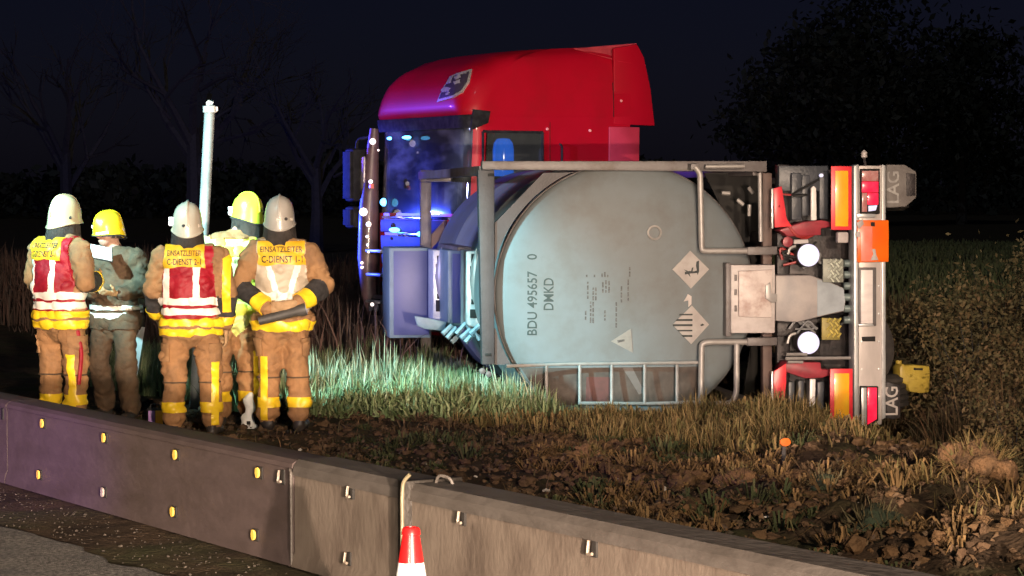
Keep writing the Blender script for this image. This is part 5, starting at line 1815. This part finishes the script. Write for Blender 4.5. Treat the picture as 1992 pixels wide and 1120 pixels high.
hand(p5, V(arms[1][1]) + V((-.07, -.04, -.01)), (-1, -.15, -.15), (0, 1, .2), glove_m, .45)
helmet(p5, hc5, R(0), R(3), hel_g)
M5 = Matrix.Translation(p5.location) @ Matrix.Rotation(R(3), 4, 'Z')
fw = M5 @ V((.02, -.30, .955))
fo = empty('flashlight', fw, R(3), 'dark grey flashlight held behind the back of the cream-vested firefighter', 'flashlight')
bm = bmesh.new()
T = Matrix.Rotation(R(90), 4, 'Y')
T = Matrix.Rotation(R(-14), 4, 'Y') @ T
lathe(bm, [(.001, -.20), (.036, -.20), (.038, .10), (.05, .14), (.05, .185)], 18, T)
obj('barrel', bm, mat('flashlight_grey', (.05, .048, .045), (.08, .075, .07), 9, .5), fo)
bm = bmesh.new(); lathe(bm, [(.046, .186), (.044, .190), (.001, .191)], 18, T); obj('lens', bm, hm, fo)

# ---------------------------------------------------------------- pale pole with cap, leaning delineator, things on the ground
d = 21.3
top = at(408, 212, d); bot = at(395, 470, d)
dirp = (bot - top).normalized()
kz = (gz1(bot.x, d) - .1 - top.z) / dirp.z
pole = empty('pale_pole', tuple(top + dirp * kz), 0, 'slim pale grey pole with a white clamp cap, leaning slightly behind the firefighters', 'pole')
pm = mat('pole_paint', (.34, .37, .37), (.28, .31, .31), 5, .5, c3=(.22, .24, .24), scale3=4)
bm = bmesh.new(); tube(bm, [(0, 0, 0), tuple(-dirp * kz)], .048, 16); obj('pole_tube', bm, pm, pole)
bm = bmesh.new(); e = -dirp * kz
lathe(bm, [(.05, -.035), (.062, -.03), (.062, .025), (.05, .03), (.001, .031)], 16, Matrix.Translation(e)); box(bm, e.x + .03, e.x + .075, e.y - .02, e.y + .02, e.z - .02, e.z + .02, .006)
cap = obj('clamp', bm, mat('clamp_white', (.75, .76, .76), (.6, .62, .62), 9, .35), pole)
bm = bmesh.new(); tube(bm, fillet([tuple(e + V((-.01, 0, .03))), tuple(e + V((-.02, 0, .07))), tuple(e + V((.03, 0, .05)))], .03, 3), .018, 7); obj('eyelet', bm, mat('clamp_white', (.75, .76, .76)), cap)

d = 20.9
a = at(279, 560, d); bnd = at(262, 700, d)
dl = (a - bnd).normalized()
base = bnd - dl * ((bnd.z - gz1(bnd.x, d)) / dl.z + .05)
post = empty('delineator_post', base, 0, 'leaning white roadside delineator post behind the man with the yellow helmet', 'delineator post')
up_ = dl; side_ = V((1, 0, -dl.x / dl.z)).normalized(); dep = V((0, 1, 0))
Lp = (a - base).length


def dpost(name, u0, u1, w0, w1, m, parent, y0=-.04, y1=.04):
    bm = bmesh.new(); vs = []
    for u, w in ((u0, w0), (u1, w1)):
        for s1, yy in ((-1, y0), (1, y0), (.4, y1), (-.4, y1)):
            vs.append(bm.verts.new(up_ * (u * Lp) + side_ * (s1 * w) + dep * yy))
    for f in ((0, 1, 5, 4), (1, 2, 6, 5), (2, 3, 7, 6), (3, 0, 4, 7), (0, 3, 2, 1), (4, 5, 6, 7)): bm.faces.new([vs[i] for i in f])
    return obj(name, bm, m, parent, 30)


dw = mat('delineator_white', (.74, .74, .74), (.6, .61, .6), 8, .45)
dpost('post_shaft', 0, .70, .030, .062, dw, post); dpost('black_band', .7, .86, .062, .058, blackc, post); dpost('post_top', .86, 1.0, .058, .048, dw, post)
bm = bmesh.new()
vs = [bm.verts.new(up_ * (u * Lp) + side_ * w + dep * yy) for yy in (-.050, -.041) for u, w in ((.62, -.032), (.62, .022), (.84, .036), (.84, -.02))]
for f in ((0, 1, 2, 3), (4, 7, 6, 5), (0, 4, 5, 1), (1, 5, 6, 2), (2, 6, 7, 3), (3, 7, 4, 0)): bm.faces.new([vs[i] for i in f])
obj('reflector', bm, mat('reflector_white', (.95, .95, .95), (.9, .9, .9), 9, .2), post)

g = at(300, 795, 19.6); gzv = gz1(g.x, 19.6)
case = empty('equipment_case', (g.x, 19.6, gzv - .01), R(12), 'small equipment case with purple and amber sides on the ground', 'case')
bm = bmesh.new(); box(bm, -.06, .07, -.09, .09, 0, .15, .012); obj('case_body', bm, blackc, case)
bm = bmesh.new(); box(bm, -.055, .0, -.096, -.088, .015, .14, .004); obj('purple_panel', bm, mat('case_purple', (.38, .20, .50), (.3, .15, .42), 9, .5), case)
bm = bmesh.new(); box(bm, .004, .064, -.096, -.088, .015, .14, .004); obj('amber_panel', bm, mat('case_amber', (.85, .42, .04), (.75, .35, .03), 9, .5), case)
bm = bmesh.new(); tube(bm, fillet([(-.03, 0, .15), (-.03, 0, .185), (.04, 0, .185), (.04, 0, .15)], .02, 3), .008, 6); obj('handle', bm, blackc, case)
g = at(484, 800, 19.3); gzv = gz1(g.x, 19.3)
bag = empty('cloth_bag', (g.x, 19.3, gzv - .01), 0, 'crumpled white bag on the ground between two firefighters', 'bag')
b_ = Body([('bag', (0, 0, .05), (.0, 0, .24), .065, .045, (1, .7, 1)), ('bag', (0, 0, .22), (.01, 0, .31), .03, .018, (1, .8, 1)), ('bag', (.03, -.03, .04), (.06, -.06, .02), .03, .02, (1, 1, 1))], .012, .04, .014, 77)
b_.make('bag_body', [mat('bag_white', (.72, .72, .70), (.55, .55, .53), 8, .7)], {}, bag)
bm = bmesh.new(); box(bm, -.012, .02, -.062, -.052, .06, .09, .004); obj('bag_mark', bm, dark_hole, bag)
g = at(1527, 860, 16.2); gzv = g.z - .09
mk_ = empty('side_reflector', (g.x, 16.2, gzv + .09), R(15), 'small orange reflector on a short stake in the dry grass below the trailer', 'reflector')
bm = bmesh.new(); lathe(bm, [(.001, -.022), (.035, -.02), (.041, -.005), (.039, .01), (.001, .012)], 18, Matrix.Rotation(R(80), 4, 'X') @ Matrix.Scale(.75, 4, (0, 1, 0))); obj('reflector_body', bm, mat('orange_lens', (.55, .13, .02), (.45, .10, .016), 12, .3), mk_)
bm = bmesh.new(); box(bm, -.014, .014, .012, .03, gz1(g.x, 16.2) - g.z - .08, .03, .004); obj('reflector_back', bm, blackc, mk_)

# ---------------------------------------------------------------- vegetation
def blades(name, px_fn, n, h0, h1, w, lean, m, zoff=-.02, label=None):
    x, y, k = px_fn(n)
    n = len(x)
    z = gz(x, y) + zoff
    h = rng.uniform(h0, h1, n) * k
    a = rng.uniform(0, 2 * np.pi, n)
    ln = np.abs(rng.normal(0, lean, n)) * h
    la = rng.uniform(0, 2 * np.pi, n)
    wx, wy = np.cos(a) * w, np.sin(a) * w
    lx, ly = np.cos(la) * ln, np.sin(la) * ln
    v = np.zeros((n, 7, 3))
    for i, (t, f) in enumerate(((0, 1), (.45, .85), (.8, .5))):
        for s_, kx in ((-1, 0), (1, 1)):
            v[:, i * 2 + kx, 0] = x + lx * t ** 2 + s_ * wx * f
            v[:, i * 2 + kx, 1] = y + ly * t ** 2 + s_ * wy * f
            v[:, i * 2 + kx, 2] = z + h * t * (1 - .25 * (ln / h) * t)
    v[:, 6, 0] = x + lx; v[:, 6, 1] = y + ly; v[:, 6, 2] = z + h * (1 - .3 * ln / h)
    base = np.array([(0, 1, 3), (0, 3, 2), (2, 3, 5), (2, 5, 4), (4, 5, 6)])
    t = (np.arange(n)[:, None, None] * 7 + base[None]).reshape(-1, 3)
    o = np_obj(name, v.reshape(-1, 3), t, m)
    return tag(o, label, None, None, 'stuff')


def region(poly_fn, x0, x1, y0, y1, clump=1.3, thr=-.2, seed=91):
    def f(n):
        x = rng.uniform(x0, x1, n * 3); y = rng.uniform(y0, y1, n * 3)
        c = vnoise(x * clump, y * clump, 0, seed) + .5 * vnoise(x * clump * 2.7, y * clump * 2.7, 0, seed + 1)
        ok = poly_fn(x, y) & (c > thr + rng.normal(0, .25, len(x)))
        x, y, c = x[ok][:n], y[ok][:n], c[ok][:n]
        return x, y, np.clip(.75 + .5 * c, .4, 1.4)
    return f


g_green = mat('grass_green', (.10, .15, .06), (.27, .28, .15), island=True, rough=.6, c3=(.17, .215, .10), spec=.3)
g_dry = mat('grass_dry', (.20, .13, .055), (.09, .085, .03), island=True, rough=.7, c3=(.15, .11, .045), spec=.2)
g_brown = mat('grass_brown', (.15, .085, .045), (.07, .06, .03), island=True, rough=.8, c3=(.10, .075, .04), spec=.2)
tr_x = lambda y: TO.x - (y - TO.y) * .14
# tall pale grass in the floodlight, left of the tank and under the cab
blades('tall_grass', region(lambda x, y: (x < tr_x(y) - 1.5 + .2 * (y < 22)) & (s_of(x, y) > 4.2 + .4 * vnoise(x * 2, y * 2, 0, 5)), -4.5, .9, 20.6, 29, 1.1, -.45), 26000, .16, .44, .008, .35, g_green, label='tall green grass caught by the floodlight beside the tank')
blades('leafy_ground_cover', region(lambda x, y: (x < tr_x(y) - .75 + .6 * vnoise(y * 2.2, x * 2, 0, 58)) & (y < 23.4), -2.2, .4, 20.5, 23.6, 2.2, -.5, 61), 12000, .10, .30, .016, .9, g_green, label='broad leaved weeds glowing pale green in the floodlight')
blades('tall_stems', region(lambda x, y: (x < tr_x(y) - 1.3), -2.3, .3, 21, 24.5, 1.5, -.2, 62), 900, .30, .62, .007, .22, mat('stem_pale', (.42, .44, .30), (.28, .30, .18), island=True, rough=.6), label='pale tall stems rising from the floodlit grass')
# dry grass in front of the trailer
blades('dry_grass', region(lambda x, y: (s_of(x, y) + 1.1 * vnoise(x * 1.1, y * 1.1, 0, 55) + .5 * vnoise(x * 3, y * 3, 0, 56) > 5.9) & (x > -.35 + .6 * vnoise(y * 2.2, x * 2, 0, 57)) & (y < 22.45 + (x - 1.5) * .14), -.9, 3.9, 18.0, 22.9, 1.3, -.3, 71), 24000, .08, .27, .0055, .6, g_dry, label='dry brown grass growing up against the overturned tank')
blades('dry_grass', region(lambda x, y: (s_of(x, y) > 1.2) & (s_of(x, y) < 6), -4.5, 4.5, 9, 21, 1.6, .5, 75), 3000, .04, .16, .005, .7, g_brown, label='short trampled grass on the verge behind the barrier')
# weeds on the right beyond the ditch
blades('tall_weeds', region(lambda x, y: (x > 3.55 + .12 * (24 - y)) & (x < 6.5), 3.0, 6.6, 16.5, 34, .9, -.15, 81), 34000, .25, .95, .007, .3, g_brown, label='tall brown weeds beyond the ditch right of the trailer')
blades('dry_grass', region(lambda x, y: (x > 2.2) & (x < 4.2), 2.2, 4.3, 12, 19, 1.7, .3, 83), 2600, .06, .20, .006, .7, g_dry, label='dry grass tufts on the spoil bank at the right')
# dim brush behind the people on the left and across the field edge
blades('dark_brush', region(lambda x, y: (s_of(x, y) > 8), -16, 2, 27, 52, .5, -.2, 85), 26000, .35, 1.15, .012, .3, mat('brush_brown', (.13, .065, .05), (.06, .045, .035), island=True, rough=.8, c3=(.09, .055, .04)), label='dim reddish brush behind the firefighters')
blades('field_grass', region(lambda x, y: x > 2, 2, 22, 34, 95, .2, -.9, 87), 40000, .12, .35, .02, .5, mat('field_green', (.12, .16, .06), (.15, .16, .08), island=True, rough=.8), label='dim green meadow beyond the trailer')


def leaf_cloud(cx, cy, cz, rx, ry, rz_, n, size, clumps, seed):
    rs = np.random.default_rng(seed)
    c = rs.normal(0, 1, (clumps, 3)); c /= np.linalg.norm(c, axis=1)[:, None]
    c *= rs.uniform(.35, 1, (clumps, 1)) ** .6
    cc = c * np.array((rx, ry, rz_)) + np.array((cx, cy, cz))
    k = rs.integers(0, clumps, n)
    p = cc[k] + rs.normal(0, .20, (n, 3)) * np.array((rx, ry, rz_))
    a = rs.normal(0, 1, (n, 3)); a /= np.linalg.norm(a, axis=1)[:, None]
    b = np.cross(a, rs.normal(0, 1, (n, 3))); b /= np.linalg.norm(b, axis=1)[:, None]
    s = size * rs.uniform(.5, 1.4, (n, 1))
    v = np.stack([p - a * s, p + b * s * .5, p + a * s, p - b * s * .5], 1).reshape(-1, 3)
    t = (np.arange(n)[:, None, None] * 4 + np.array([(0, 1, 2), (0, 2, 3)])[None]).reshape(-1, 3)
    return v, t


def branchy(bm, p, d, ln, r, depth, rs):
    q_ = p + d * ln
    tube(bm, [p, p + d * ln * .5 + V(rs.normal(0, .04, 3)) * ln, q_], [r, r * .8, r * .6], 5, cap=False)
    if depth == 0: return
    for k in range(3 if depth > 1 else 2):
        nd = (d + V(rs.normal(0, .42, 3)) + V((0, 0, .12))).normalized()
        branchy(bm, p + d * ln * rs.uniform(.45, 1), nd, ln * rs.uniform(.6, .8), r * .5, depth - 1, rs)


bark = mat('bark', (.032, .03, .03), (.02, .02, .02), 9, .9, bump=.5)
leaf_d = mat('dark_leaf', (.016, .018, .012), (.022, .024, .016), island=True, rough=.7)
leaf_w = mat('weed_leaf', (.16, .10, .045), (.08, .075, .03), island=True, rough=.8, c3=(.12, .09, .035))


def tree(x, y, hgt, label, leaves=0, rad=1.6, seed=1, depth=4, group='trees in the dark behind the verge'):
    z = gz1(x, y)
    rs = np.random.default_rng(seed)
    t = empty('bare_tree' if leaves < 900 else 'dark_tree', (x, y, z - .1), 0, label, 'tree', group)
    bm = bmesh.new()
    r = hgt * .022
    tube(bm, [(0, 0, 0), (.05, 0, hgt * .18), (0, .05, hgt * .36)], [r * 1.4, r, r * .85], 7)
    obj('trunk', bm, bark, t)
    bm = bmesh.new()
    for k in range(5):
        a = k * 1.26 + rs.uniform(-.3, .3)
        branchy(bm, V((0, 0, hgt * (.2 + .035 * k))), V((.55 * math.cos(a), .55 * math.sin(a), .85)).normalized(), hgt * .27, r * .6, depth - 1, rs)
    br = obj('crown', bm, bark, t)
    if leaves:
        v, tri = leaf_cloud(0, 0, hgt * .62, rad, rad, hgt * .36, leaves, .24, 60, seed)
        np_obj('foliage', v, tri, leaf_d, br)
    return t


def shrub(x, y, r, h, n, label, m, seed, size=.045):
    z = gz1(x, y)
    rs = np.random.default_rng(seed)
    t = empty('shrub', (x, y, z - .04), 0, label, 'shrub', 'weedy shrubs beside the ditch')
    bm = bmesh.new()
    for k in range(9):
        a = rs.uniform(0, 6.28); q_ = V((math.cos(a) * r * .7, math.sin(a) * r * .7, h * rs.uniform(.6, 1)))
        tube(bm, [V((0, 0, 0)), q_ * .5 + V((0, 0, h * .12)), q_], [.012, .008, .003], 4, cap=False)
    obj('stem', bm, bark, t)
    v, tri = leaf_cloud(0, 0, h * .55, r, r, h * .5, n, size, 26, seed)
    np_obj('foliage', v, tri, m, t)
    return t


tree(-12.4, 92, 13.5, 'tall bare tree faint blue behind the pale pole', 0, 1.8, 3, 6)
tree(-18.5, 98, 11.5, 'bare dark tree farthest left behind the red-vested firefighter', 0, 1.6, 4, 4)
tree(-7.3, 88, 9.5, 'small bare tree close left of the truck cab', 0, 1.5, 5, 4)
tree(15.5, 125, 10.4, 'dark leafy tree beyond the meadow nearest the truck', 6500, 3.8, 6, 3)
tree(20.3, 132, 13.4, 'tallest dark leafy tree beyond the meadow at right', 6500, 4.4, 7, 3)
tree(26.2, 138, 11.2, 'dark leafy tree at the right picture edge', 6500, 4.0, 8, 3)
lw2 = mat('weed_leaf_green', (.085, .075, .035), (.13, .10, .045), island=True, rough=.8)
shrub(4.3, 20.2, 0.45, 1.0, 4000, 'rusty brown shrub right of the ditch, lit warm', leaf_w, 21, .024)
shrub(3.72, 16.9, .35, .6, 3500, 'ochre bush at the picture edge above the spoil bank', leaf_w, 22, .022)
shrub(4.65, 23.5, .7, 1.55, 5200, 'tall purplish brown shrub at the right picture edge', leaf_w, 23, .026)
shrub(4.5, 26.5, .9, 1.35, 6000, 'olive green shrub behind the yellow canister', lw2, 24, .03)
shrub(4.55, 22.4, .6, 1.2, 4500, 'tangled brown scrub right of the yellow canister', leaf_w, 26, .026)
shrub(5.3, 26.0, .8, 1.8, 6000, 'tallest dark olive scrub on the bank at the right edge', lw2, 27, .03)
shrub(4.0, 19.2, .4, .55, 3000, 'low olive scrub on the near lip of the ditch', lw2, 28, .022)
shrub(3.35, 24.2, .45, .7, 3000, 'dark scrub directly behind the trailer bumper', leaf_w, 29, .026)
shrub(3.95, 18.3, .3, .45, 2500, 'low dark green clump beside the ditch', lw2, 25, .02)

rs = np.random.default_rng(99)
n = 34000
wx_ = rs.uniform(-75, 75, n); wy_ = rs.uniform(165, 200, n)
top_ = 3.4 + 1.5 * vnoise(wx_ * .09, wy_ * .02, 0, 41) + 1.0 * vnoise(wx_ * .3, wy_ * .05, 0, 42) + .5 * vnoise(wx_ * .9, 0, 0, 43)
wz_ = gz(wx_, wy_, False) + top_ * rs.random(n) ** .7
p = np.stack([wx_, wy_, wz_], 1)
a = rs.normal(0, 1, (n, 3)); a /= np.linalg.norm(a, axis=1)[:, None]
b = np.cross(a, rs.normal(0, 1, (n, 3))); b /= np.linalg.norm(b, axis=1)[:, None]
sz = .42 * rs.uniform(.4, 1.3, (n, 1))
v = np.stack([p - a * sz, p - b * sz * .6, p + a * sz, p + b * sz * .6], 1).reshape(-1, 3)
tag(np_obj('far_woods', v, (np.arange(n)[:, None, None] * 4 + np.array([(0, 1, 2), (0, 2, 3)])[None]).reshape(-1, 3), leaf_d), 'dark far woods along the horizon', kind='stuff')

# spoil: clods, stones, leaves
def scatter_rocks(name, fn, n, r0, r1, m, label, sink=.3):
    x, y = fn(n); n = len(x)
    ico = bmesh.new(); bmesh.ops.create_icosphere(ico, subdivisions=2, radius=1)
    bv = np.array([v.co[:] for v in ico.verts]); bf = np.array([[v.index for v in f.verts] for f in ico.faces]); ico.free()
    r = r0 * (r1 / r0) ** (rng.random(n) ** 1.8)
    sc_ = rng.uniform(.55, 1.3, (n, 1, 3)); sc_[..., 2] *= .7
    jit = 1 + rng.normal(0, .20, (n, len(bv), 1))
    ang = rng.uniform(0, 6.28, n)
    v = bv[None] * jit * sc_ * r[:, None, None]
    c_, s_ = np.cos(ang)[:, None], np.sin(ang)[:, None]
    v = np.stack([v[..., 0] * c_ - v[..., 1] * s_, v[..., 0] * s_ + v[..., 1] * c_, v[..., 2]], -1)
    z = gz(x, y) + r * (.7 - sink * 1.6)
    v += np.stack([x, y, z], 1)[:, None]
    t = (np.arange(n)[:, None, None] * len(bv) + bf[None]).reshape(-1, 3)
    o = np_obj(name, v.reshape(-1, 3), t, m)
    return tag(o, label, None, None, 'stuff')


def in_s(s0, s1, x0, x1, y0, y1, clump=None, seed=5):
    def f(n):
        x = rng.uniform(x0, x1, n * 3); y = rng.uniform(y0, y1, n * 3); s = s_of(x, y)
        ok = (s > s0) & (s < s1)
        if clump is not None: ok &= vnoise(x * 1.4, y * 1.4, 0, seed) > clump + rng.normal(0, .3, len(x))
        return x[ok][:n], y[ok][:n]
    return f


clod = mat('clod', (.085, .052, .032), (.04, .027, .018), island=True, rough=.95, c3=(.12, .076, .045), bump=.6, bscale=60, spec=.1)
clod_o = mat('clod_ochre', (.145, .085, .043), (.065, .042, .024), island=True, rough=.95, c3=(.13, .08, .042), bump=.6, bscale=60, spec=.1)
scatter_rocks('soil_clods', in_s(.3, 6.5, -4.5, 4, 8, 22), 9000, .006, .05, clod, 'loose dark soil clods behind the barrier')
scatter_rocks('soil_clods', in_s(1.6, 7.5, .2, 4.0, 9, 19.5, -.1), 5500, .010, .062, clod_o, 'ochre clods heaped on the spoil bank')
grv = mat('gravel', (.085, .072, .058), (.05, .043, .036), island=True, rough=.95, c3=(.066, .056, .046), spec=.1)
scatter_rocks('gravel', in_s(-3.2, -.08, -4.6, 1, 7.5, 16), 4500, .003, .008, grv, 'gravel strewn along the road edge before the barrier')
scatter_rocks('pale_stones', in_s(.3, 5, -4.6, 4, 7.5, 18), 110, .008, .020, mat('pale_stone', (.62, .58, .52), (.35, .32, .28), island=True, rough=.8), 'small pale stones and litter dotted over the ground', .1)


def tufts(name, fn, n, per, r, h, w, m, label, seed=3):
    """tussocks: blades fanning out of common roots"""
    rs = np.random.default_rng(seed)
    x, y = fn(n); n = len(x)
    x = np.repeat(x, per); y = np.repeat(y, per)
    sz = np.repeat(rs.uniform(.5, 1.3, n), per)
    a = rs.uniform(0, 6.283, len(x)); d = r * sz * np.sqrt(rs.random(len(x)))
    bx, by_ = x + np.cos(a) * d * .4, y + np.sin(a) * d * .4
    z = gz(bx, by_) - .02
    hh = h * sz * rs.uniform(.4, 1, len(x))
    tx, ty = bx + np.cos(a) * d * 1.1, by_ + np.sin(a) * d * 1.1
    droop = rs.uniform(.2, 1.0, len(x))
    ang = a + 1.57
    wx, wy = np.cos(ang) * w * rs.uniform(.5, 1.3, len(x)), np.sin(ang) * w * rs.uniform(.5, 1.3, len(x))
    v = np.zeros((len(x), 5, 3))
    v[:, 0] = np.stack([bx - wx, by_ - wy, z], 1); v[:, 1] = np.stack([bx + wx, by_ + wy, z], 1)
    mx_, my_ = (bx + tx) / 2, (by_ + ty) / 2
    v[:, 2] = np.stack([mx_ - wx, my_ - wy, z + hh], 1); v[:, 3] = np.stack([mx_ + wx, my_ + wy, z + hh], 1)
    v[:, 4] = np.stack([tx, ty, z + hh * (1.25 - droop)], 1)
    t = (np.arange(len(x))[:, None, None] * 5 + np.array([(0, 1, 3), (0, 3, 2), (2, 3, 4)])[None]).reshape(-1, 3)
    return tag(np_obj(name, v.reshape(-1, 3), t, m), label, None, None, 'stuff')


def leaves(name, fn, n, size, m, label):
    x, y = fn(n); n = len(x)
    z = gz(x, y) + rng.uniform(.0, .05, n)
    a = rng.normal(0, 1, (n, 3)); a[:, 2] *= .5; a /= np.linalg.norm(a, axis=1)[:, None]
    b = np.cross(a, rng.normal(0, 1, (n, 3))); b /= np.linalg.norm(b, axis=1)[:, None]
    s = (size * rng.uniform(.5, 1.5, n))[:, None]
    p = np.stack([x, y, z], 1)
    up = np.cross(a, b) * s * .25
    v = np.stack([p - a * s, p + b * s * .6 + up, p + a * s, p - b * s * .6 + up, p], 1).reshape(-1, 3)
    t = (np.arange(n)[:, None, None] * 5 + np.array([(0, 1, 4), (1, 2, 4), (2, 3, 4), (3, 0, 4)])[None]).reshape(-1, 3)
    return tag(np_obj(name, v, t, m), label, None, None, 'stuff')


leaf_l = mat('leaf_litter', (.17, .10, .05), (.08, .052, .028), island=True, rough=.85, c3=(.12, .075, .04))
leaves('leaf_litter', in_s(1.8, 8, .3, 4.2, 9.5, 20.5, .05, 9), 2600, .020, leaf_l, 'brown leaf litter on the spoil bank at the right')
leaves('leaf_litter', in_s(.4, 6, -4.5, 2, 9, 20.5, .1, 10), 2500, .018, mat('leaf_litter_dark', (.08, .052, .034), (.04, .032, .02), island=True, rough=.9), 'thin dark litter on the trampled verge')
tu_o = mat('tussock_ochre', (.23, .14, .06), (.095, .06, .028), island=True, rough=.8, c3=(.18, .115, .05), spec=.2)
tu_b = mat('tussock_brown', (.13, .08, .045), (.06, .042, .025), island=True, rough=.85, c3=(.09, .06, .035), spec=.2)
tu_g = mat('tussock_green', (.06, .075, .03), (.11, .10, .045), island=True, rough=.8, c3=(.04, .05, .022), spec=.2)
tufts('withered_tussocks', in_s(2.0, 8.5, .1, 4.1, 9.5, 21.5, .3, 12), 420, 34, .17, .12, .007, tu_o, 'ochre withered tussocks on the spoil bank', 3)
tufts('withered_tussocks', in_s(1.2, 8.5, -1.5, 4.3, 9, 21.5, 0.2, 13), 380, 30, .14, .08, .007, tu_b, 'dark brown withered tussocks on the verge', 4)
tufts('withered_tussocks', in_s(2.4, 9, -1.4, 4.6, 9.5, 22.5, .2, 14), 150, 36, .16, .12, .007, tu_g, 'greenish tussocks scattered below the trailer', 5)
tufts('withered_tussocks', in_s(5.6, 7.9, -1.2, 3.6, 17, 22.0, .1, 15), 220, 34, .15, .17, .006, g_dry, 'long dry tussocks along the foot of the tank', 6)
# a few turf lumps one can tell apart
for i, (px, py, Y, r, lab) in enumerate(((1722, 968, 14.6, .16, 'round ochre turf lump on the spoil bank'), (1612, 965, 14.8, .17, 'dark green turf lump left of the round ochre lump'),
                                        (1900, 930, 14.6, .24, 'largest ochre turf lump crowning the spoil bank at the right'), (1148, 905, 17.2, .13, 'small grassy lump in the middle of the verge'),
                                        (1700, 1030, 13.0, .2, 'low dark mossy lump near the barrier at the right'), (1440, 935, 15.6, .16, 'low brown sod lump below the trailer'))):
    g = at(px, py, Y)
    e = empty('turf_lump', (g.x, Y, gz1(g.x, Y)), i * 1.1, lab, 'turf lump', 'turf lumps thrown up on the verge')
    b_ = Body([('l', (-.3 * r, 0, .1 * r), (.4 * r, 0, .25 * r), .8 * r, .6 * r, (1, 1, .8)), ('l', (0, .2 * r, .5 * r), (.1 * r, -.1 * r, .6 * r), .45 * r, .4 * r, (1, 1, .9))], r * .16, r * .3, r * .22, 60 + i)
    m_ = (mat('turf_green', (.03, .045, .025), (.05, .06, .03), 9, .95, bump=.8) if 'dark' in lab else mat('turf_ochre', (.22, .12, .055), (.12, .07, .035), 12, .95, bump=.9, bscale=50))
    b_.make('sod', [m_], {}, e)
    rs = np.random.default_rng(i)
    n = 260
    u = rs.normal(0, 1, (n, 3)); u[:, 2] = np.abs(u[:, 2]); u /= np.linalg.norm(u, axis=1)[:, None]
    p = u * r * np.array((.85, .8, .75))
    t_ = p + u * r * .3 + rs.normal(0, .12 * r, (n, 3)) + np.array((0, 0, .12 * r))
    sd = np.cross(u, rs.normal(0, 1, (n, 3))) * .0045
    v = np.stack([p - sd, p + sd, t_], 1).reshape(-1, 3)
    np_obj('grass_tuft', v, np.arange(n * 3).reshape(-1, 3), g_dry if 'dark' not in lab else lw2, e)
